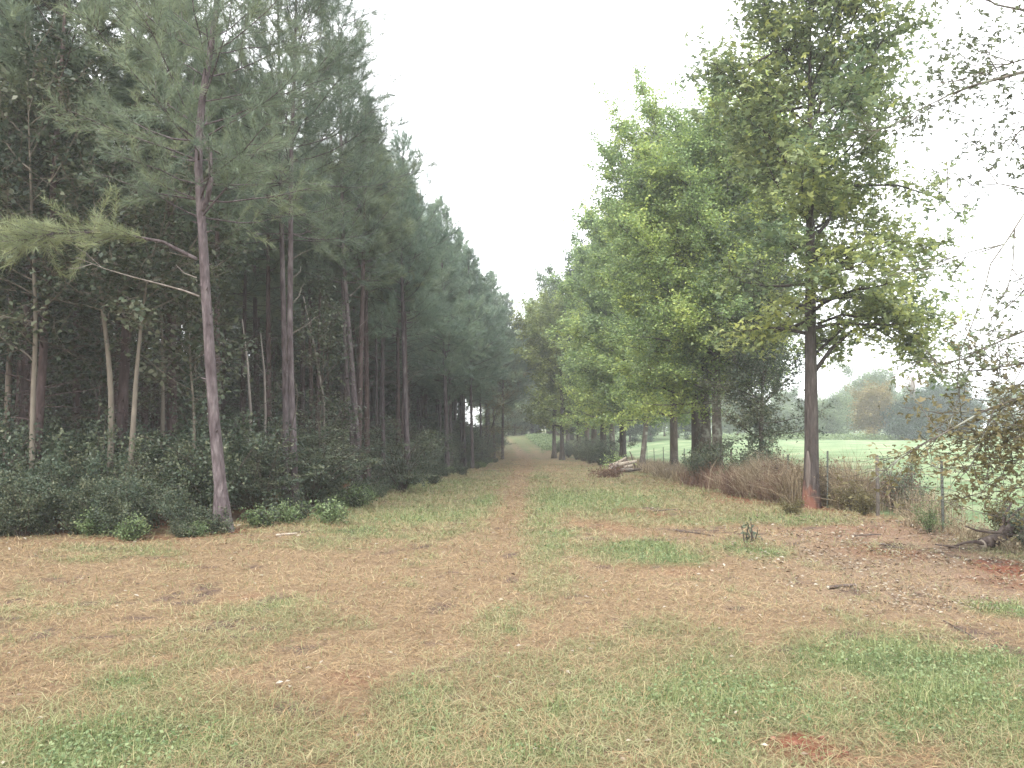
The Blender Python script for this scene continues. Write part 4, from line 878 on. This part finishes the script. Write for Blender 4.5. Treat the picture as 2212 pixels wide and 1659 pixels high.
for pts, r0 in [([(2150, 1170), (2165, 1140), (2172, 1110), (2188, 1082)], .03), ([(2165, 1150), (2140, 1150), (2110, 1146), (2085, 1136)], .022), ([(2140, 1178), (2108, 1170), (2085, 1172), (2048, 1184)], .028), ([(2120, 1190), (2085, 1186), (2050, 1180), (2020, 1176)], .02), ([(2170, 1142), (2155, 1155), (2138, 1172), (2115, 1194)], .02), ([(2175, 1130), (2195, 1105), (2215, 1090)], .02)]:
    G = Geo(); B = np.array([at(a_, b_, D-.1+.05*k_) for k_, (a_, b_) in enumerate(pts)])-fo_; tube(G, B, np.linspace(r0, r0*.4, len(B)), 6, 0); G.obj("branch", M['log'], fl, True)
for i, (a_, b_, c_, d_, r0, lab) in enumerate([(1905, 1180, 1950, 1190, .014, "thin stick on the bare red ground left of the fallen limb"), (2040, 1348, 2110, 1392, .006, "thin dark stem lying across the green weeds at the right"), (1790, 1275, 1850, 1270, .018, "dark bark piece among the litter right of centre"), (1460, 1148, 1545, 1160, .012, "dark charred stick lying across the middle of the clearing"),
      (1410, 1107, 1458, 1105, .012, "short dark stick beyond the charred one"), (1842, 1162, 1900, 1160, .012, "stick lying below the near fence weeds"), (600, 1160, 640, 1157, .02, "bleached stick at the foot of the close pair of pines")]):
    p = hat(a_, b_); q = hat(c_, d_); p[2] += .025; q[2] += .03; log_("stick", lab, p, q, r0, 'log' if i != 6 else 'pale', "stick", 0, 20+i)
# clods of turned red clay
cd = Geo(); rc = np.random.default_rng(8); c0 = hat(1755, 1622)
for i in range(46):
    p = c0+np.array([rc.normal(0, .085), rc.normal(0, .10), 0]); s = rc.uniform(.006, .022); V = norm(rc.normal(0, 1, (14, 3)))
    th = np.linspace(0, pi, 5); ring = [[p[0]+s*sin(t)*cos(a)*rc.uniform(.7, 1.2), p[1]+s*sin(t)*sin(a)*rc.uniform(.7, 1.2), gz(p[0], p[1])+s*.4+s*.8*cos(t)] for t in th for a in np.arange(6)*pi/3]
    q = [(i_*6+j, i_*6+(j+1) % 6, (i_+1)*6+(j+1) % 6, (i_+1)*6+j) for i_ in range(4) for j in range(6)]; cd.add(ring, q)
tag(cd.obj("clay_clods", M['clod'], None, True), "crumbly turned-up red clay in the near foreground", "clay", kind="stuff")

# ------------------------------------------------------------------ overhanging tree from the right
print("overhang")
b4 = np.array([8.2, 9.3, 0.0]); b4[2] = gz(8.2, 9.3); D = 9.6
V_ = lambda *a: [at(x, y, D+dz) for x, y, dz in a]
ovt = hardwood("overhanging_tree", "tree off the right edge whose thin leafy boughs hang into the picture", "tree", b4, [([(-.3, 0, 0), (0, 0, 0), (4, .1, 0), (9, 0, .3)], .19, 8.6)], 3.6, lambda t, a: .9+.4*t, 6, (14, .065, .12), 801, 'gbark', 'overh', elev=(.2, 1), lobes=3, twig_n=5,
    limbs=[(V_((2660, 320, 0), (2560, 250, 0), (2400, 200, 0), (2300, 160, 0), (2212, 155, 0), (2150, 172, 0), (2100, 185, 0), (2050, 205, 0), (1980, 240, .1)), .035),
           (V_((2660, 260, 0), (2480, 220, 0), (2330, 170, 0), (2240, 120, 0), (2170, 140, .1), (2110, 160, .1)), .02),
           (V_((2660, 160, 0), (2500, 60, 0), (2350, 20, 0), (2250, 30, 0), (2150, 10, 0), (2080, -40, 0)), .035),
           (V_((2660, 420, 0), (2480, 330, 0), (2330, 255, 0), (2260, 255, 0), (2200, 285, .1), (2170, 330, .1)), .02)])
def bough(label, limbs, leafp, mat, seed, lobes=3, tn=7, droop=.5):
    p = np.array(limbs[0][0][0]); r = hardwood("bough_root", label, "bough", p, [], 0, None, 0, leafp, seed, 'gbark', mat, limbs=limbs, lobes=lobes, twig_n=tn, droop=droop)
    tr, cw = [c for c in r.children if c.name.startswith("trunk")][0], [c for c in r.children if c.name.startswith("crown")][0]
    tr.name = "bough"; cw.name = "foliage"; tr.parent = ovt; tr.location = Vector(tuple(map(float, p)))-ovt.location; cw.parent = tr; tr["label"] = label
    bpy.data.objects.remove(r)
bough("bare drooping twig with a few end leaves, hanging in white sky", [(V_((2660, 300, 0), (2480, 250, 0), (2330, 330, 0), (2212, 462, 0), (2175, 520, 0), (2140, 570, 0), (2128, 620, 0), (2100, 700, 0), (2075, 760, 0)), .012)], (3, .07, .06), 'overh', 802, 3, 2)
bough("loose grey-green leafy bough at the right edge, above the brown foliage", [(V_((2660, 600, 0), (2520, 565, 0), (2420, 560, 0), (2300, 590, 0), (2230, 610, 0), (2190, 650, 0)), .02), (V_((2660, 680, 0), (2420, 640, 0), (2280, 690, 0), (2200, 720, 0), (2130, 750, 0), (2080, 775, 0)), .02), (V_((2660, 760, 0), (2420, 740, 0), (2280, 770, 0), (2180, 790, 0), (2120, 800, 0)), .02)], (7, .06, .11), 'overh', 803, 3, 5)
bough("dense brownish-olive leafy bough reaching in low from the right", [(V_((2660, 850, 0), (2420, 830, 0), (2280, 850, 0), (2200, 860, 0), (2120, 890, -.1), (2050, 930, -.2), (1985, 965, -.2)), .025), (V_((2660, 890, 0), (2420, 880, 0), (2280, 900, 0), (2180, 930, 0), (2110, 960, 0)), .02),
    (V_((2660, 900, 0), (2420, 950, 0), (2300, 970, .1), (2220, 990, .1), (2160, 1000, .1)), .02), (V_((2660, 930, 0), (2420, 1000, .1), (2300, 1030, .2), (2220, 1050, .2), (2170, 1060, .2)), .02), (V_((2660, 820, 0), (2420, 800, 0), (2300, 820, 0), (2230, 830, .1)), .02)], (16, .06, .11), 'oakbrown', 804, 3, 7, .3)

# ------------------------------------------------------------------ haze
def haze(dens):
    m, t, N, L = newmat("haze"); p = N("VolumePrincipled"); p.inputs["Color"].default_value = (.93, .96, 1, 1); p.inputs["Density"].default_value = dens; p.inputs["Anisotropy"].default_value = .3
    o = N("OutputMaterial"); L(p.outputs[0], o.inputs["Volume"])
    G = Geo(); x, y0, y1, z0, z1 = 345, -345, 360, -3, 24
    G.add([(-x, y0, z0), (x, y0, z0), (x, y1, z0), (-x, y1, z0), (-x, y0, z1), (x, y0, z1), (x, y1, z1), (-x, y1, z1)], [(0, 3, 2, 1), (4, 5, 6, 7), (0, 1, 5, 4), (1, 2, 6, 5), (2, 3, 7, 6), (3, 0, 4, 7)])
    tag(G.obj("haze", m), "thin pale haze in the air over the clearing", "haze", kind="stuff")
haze(.0015)
print("verts", sum(len(m.vertices) for m in bpy.data.meshes))
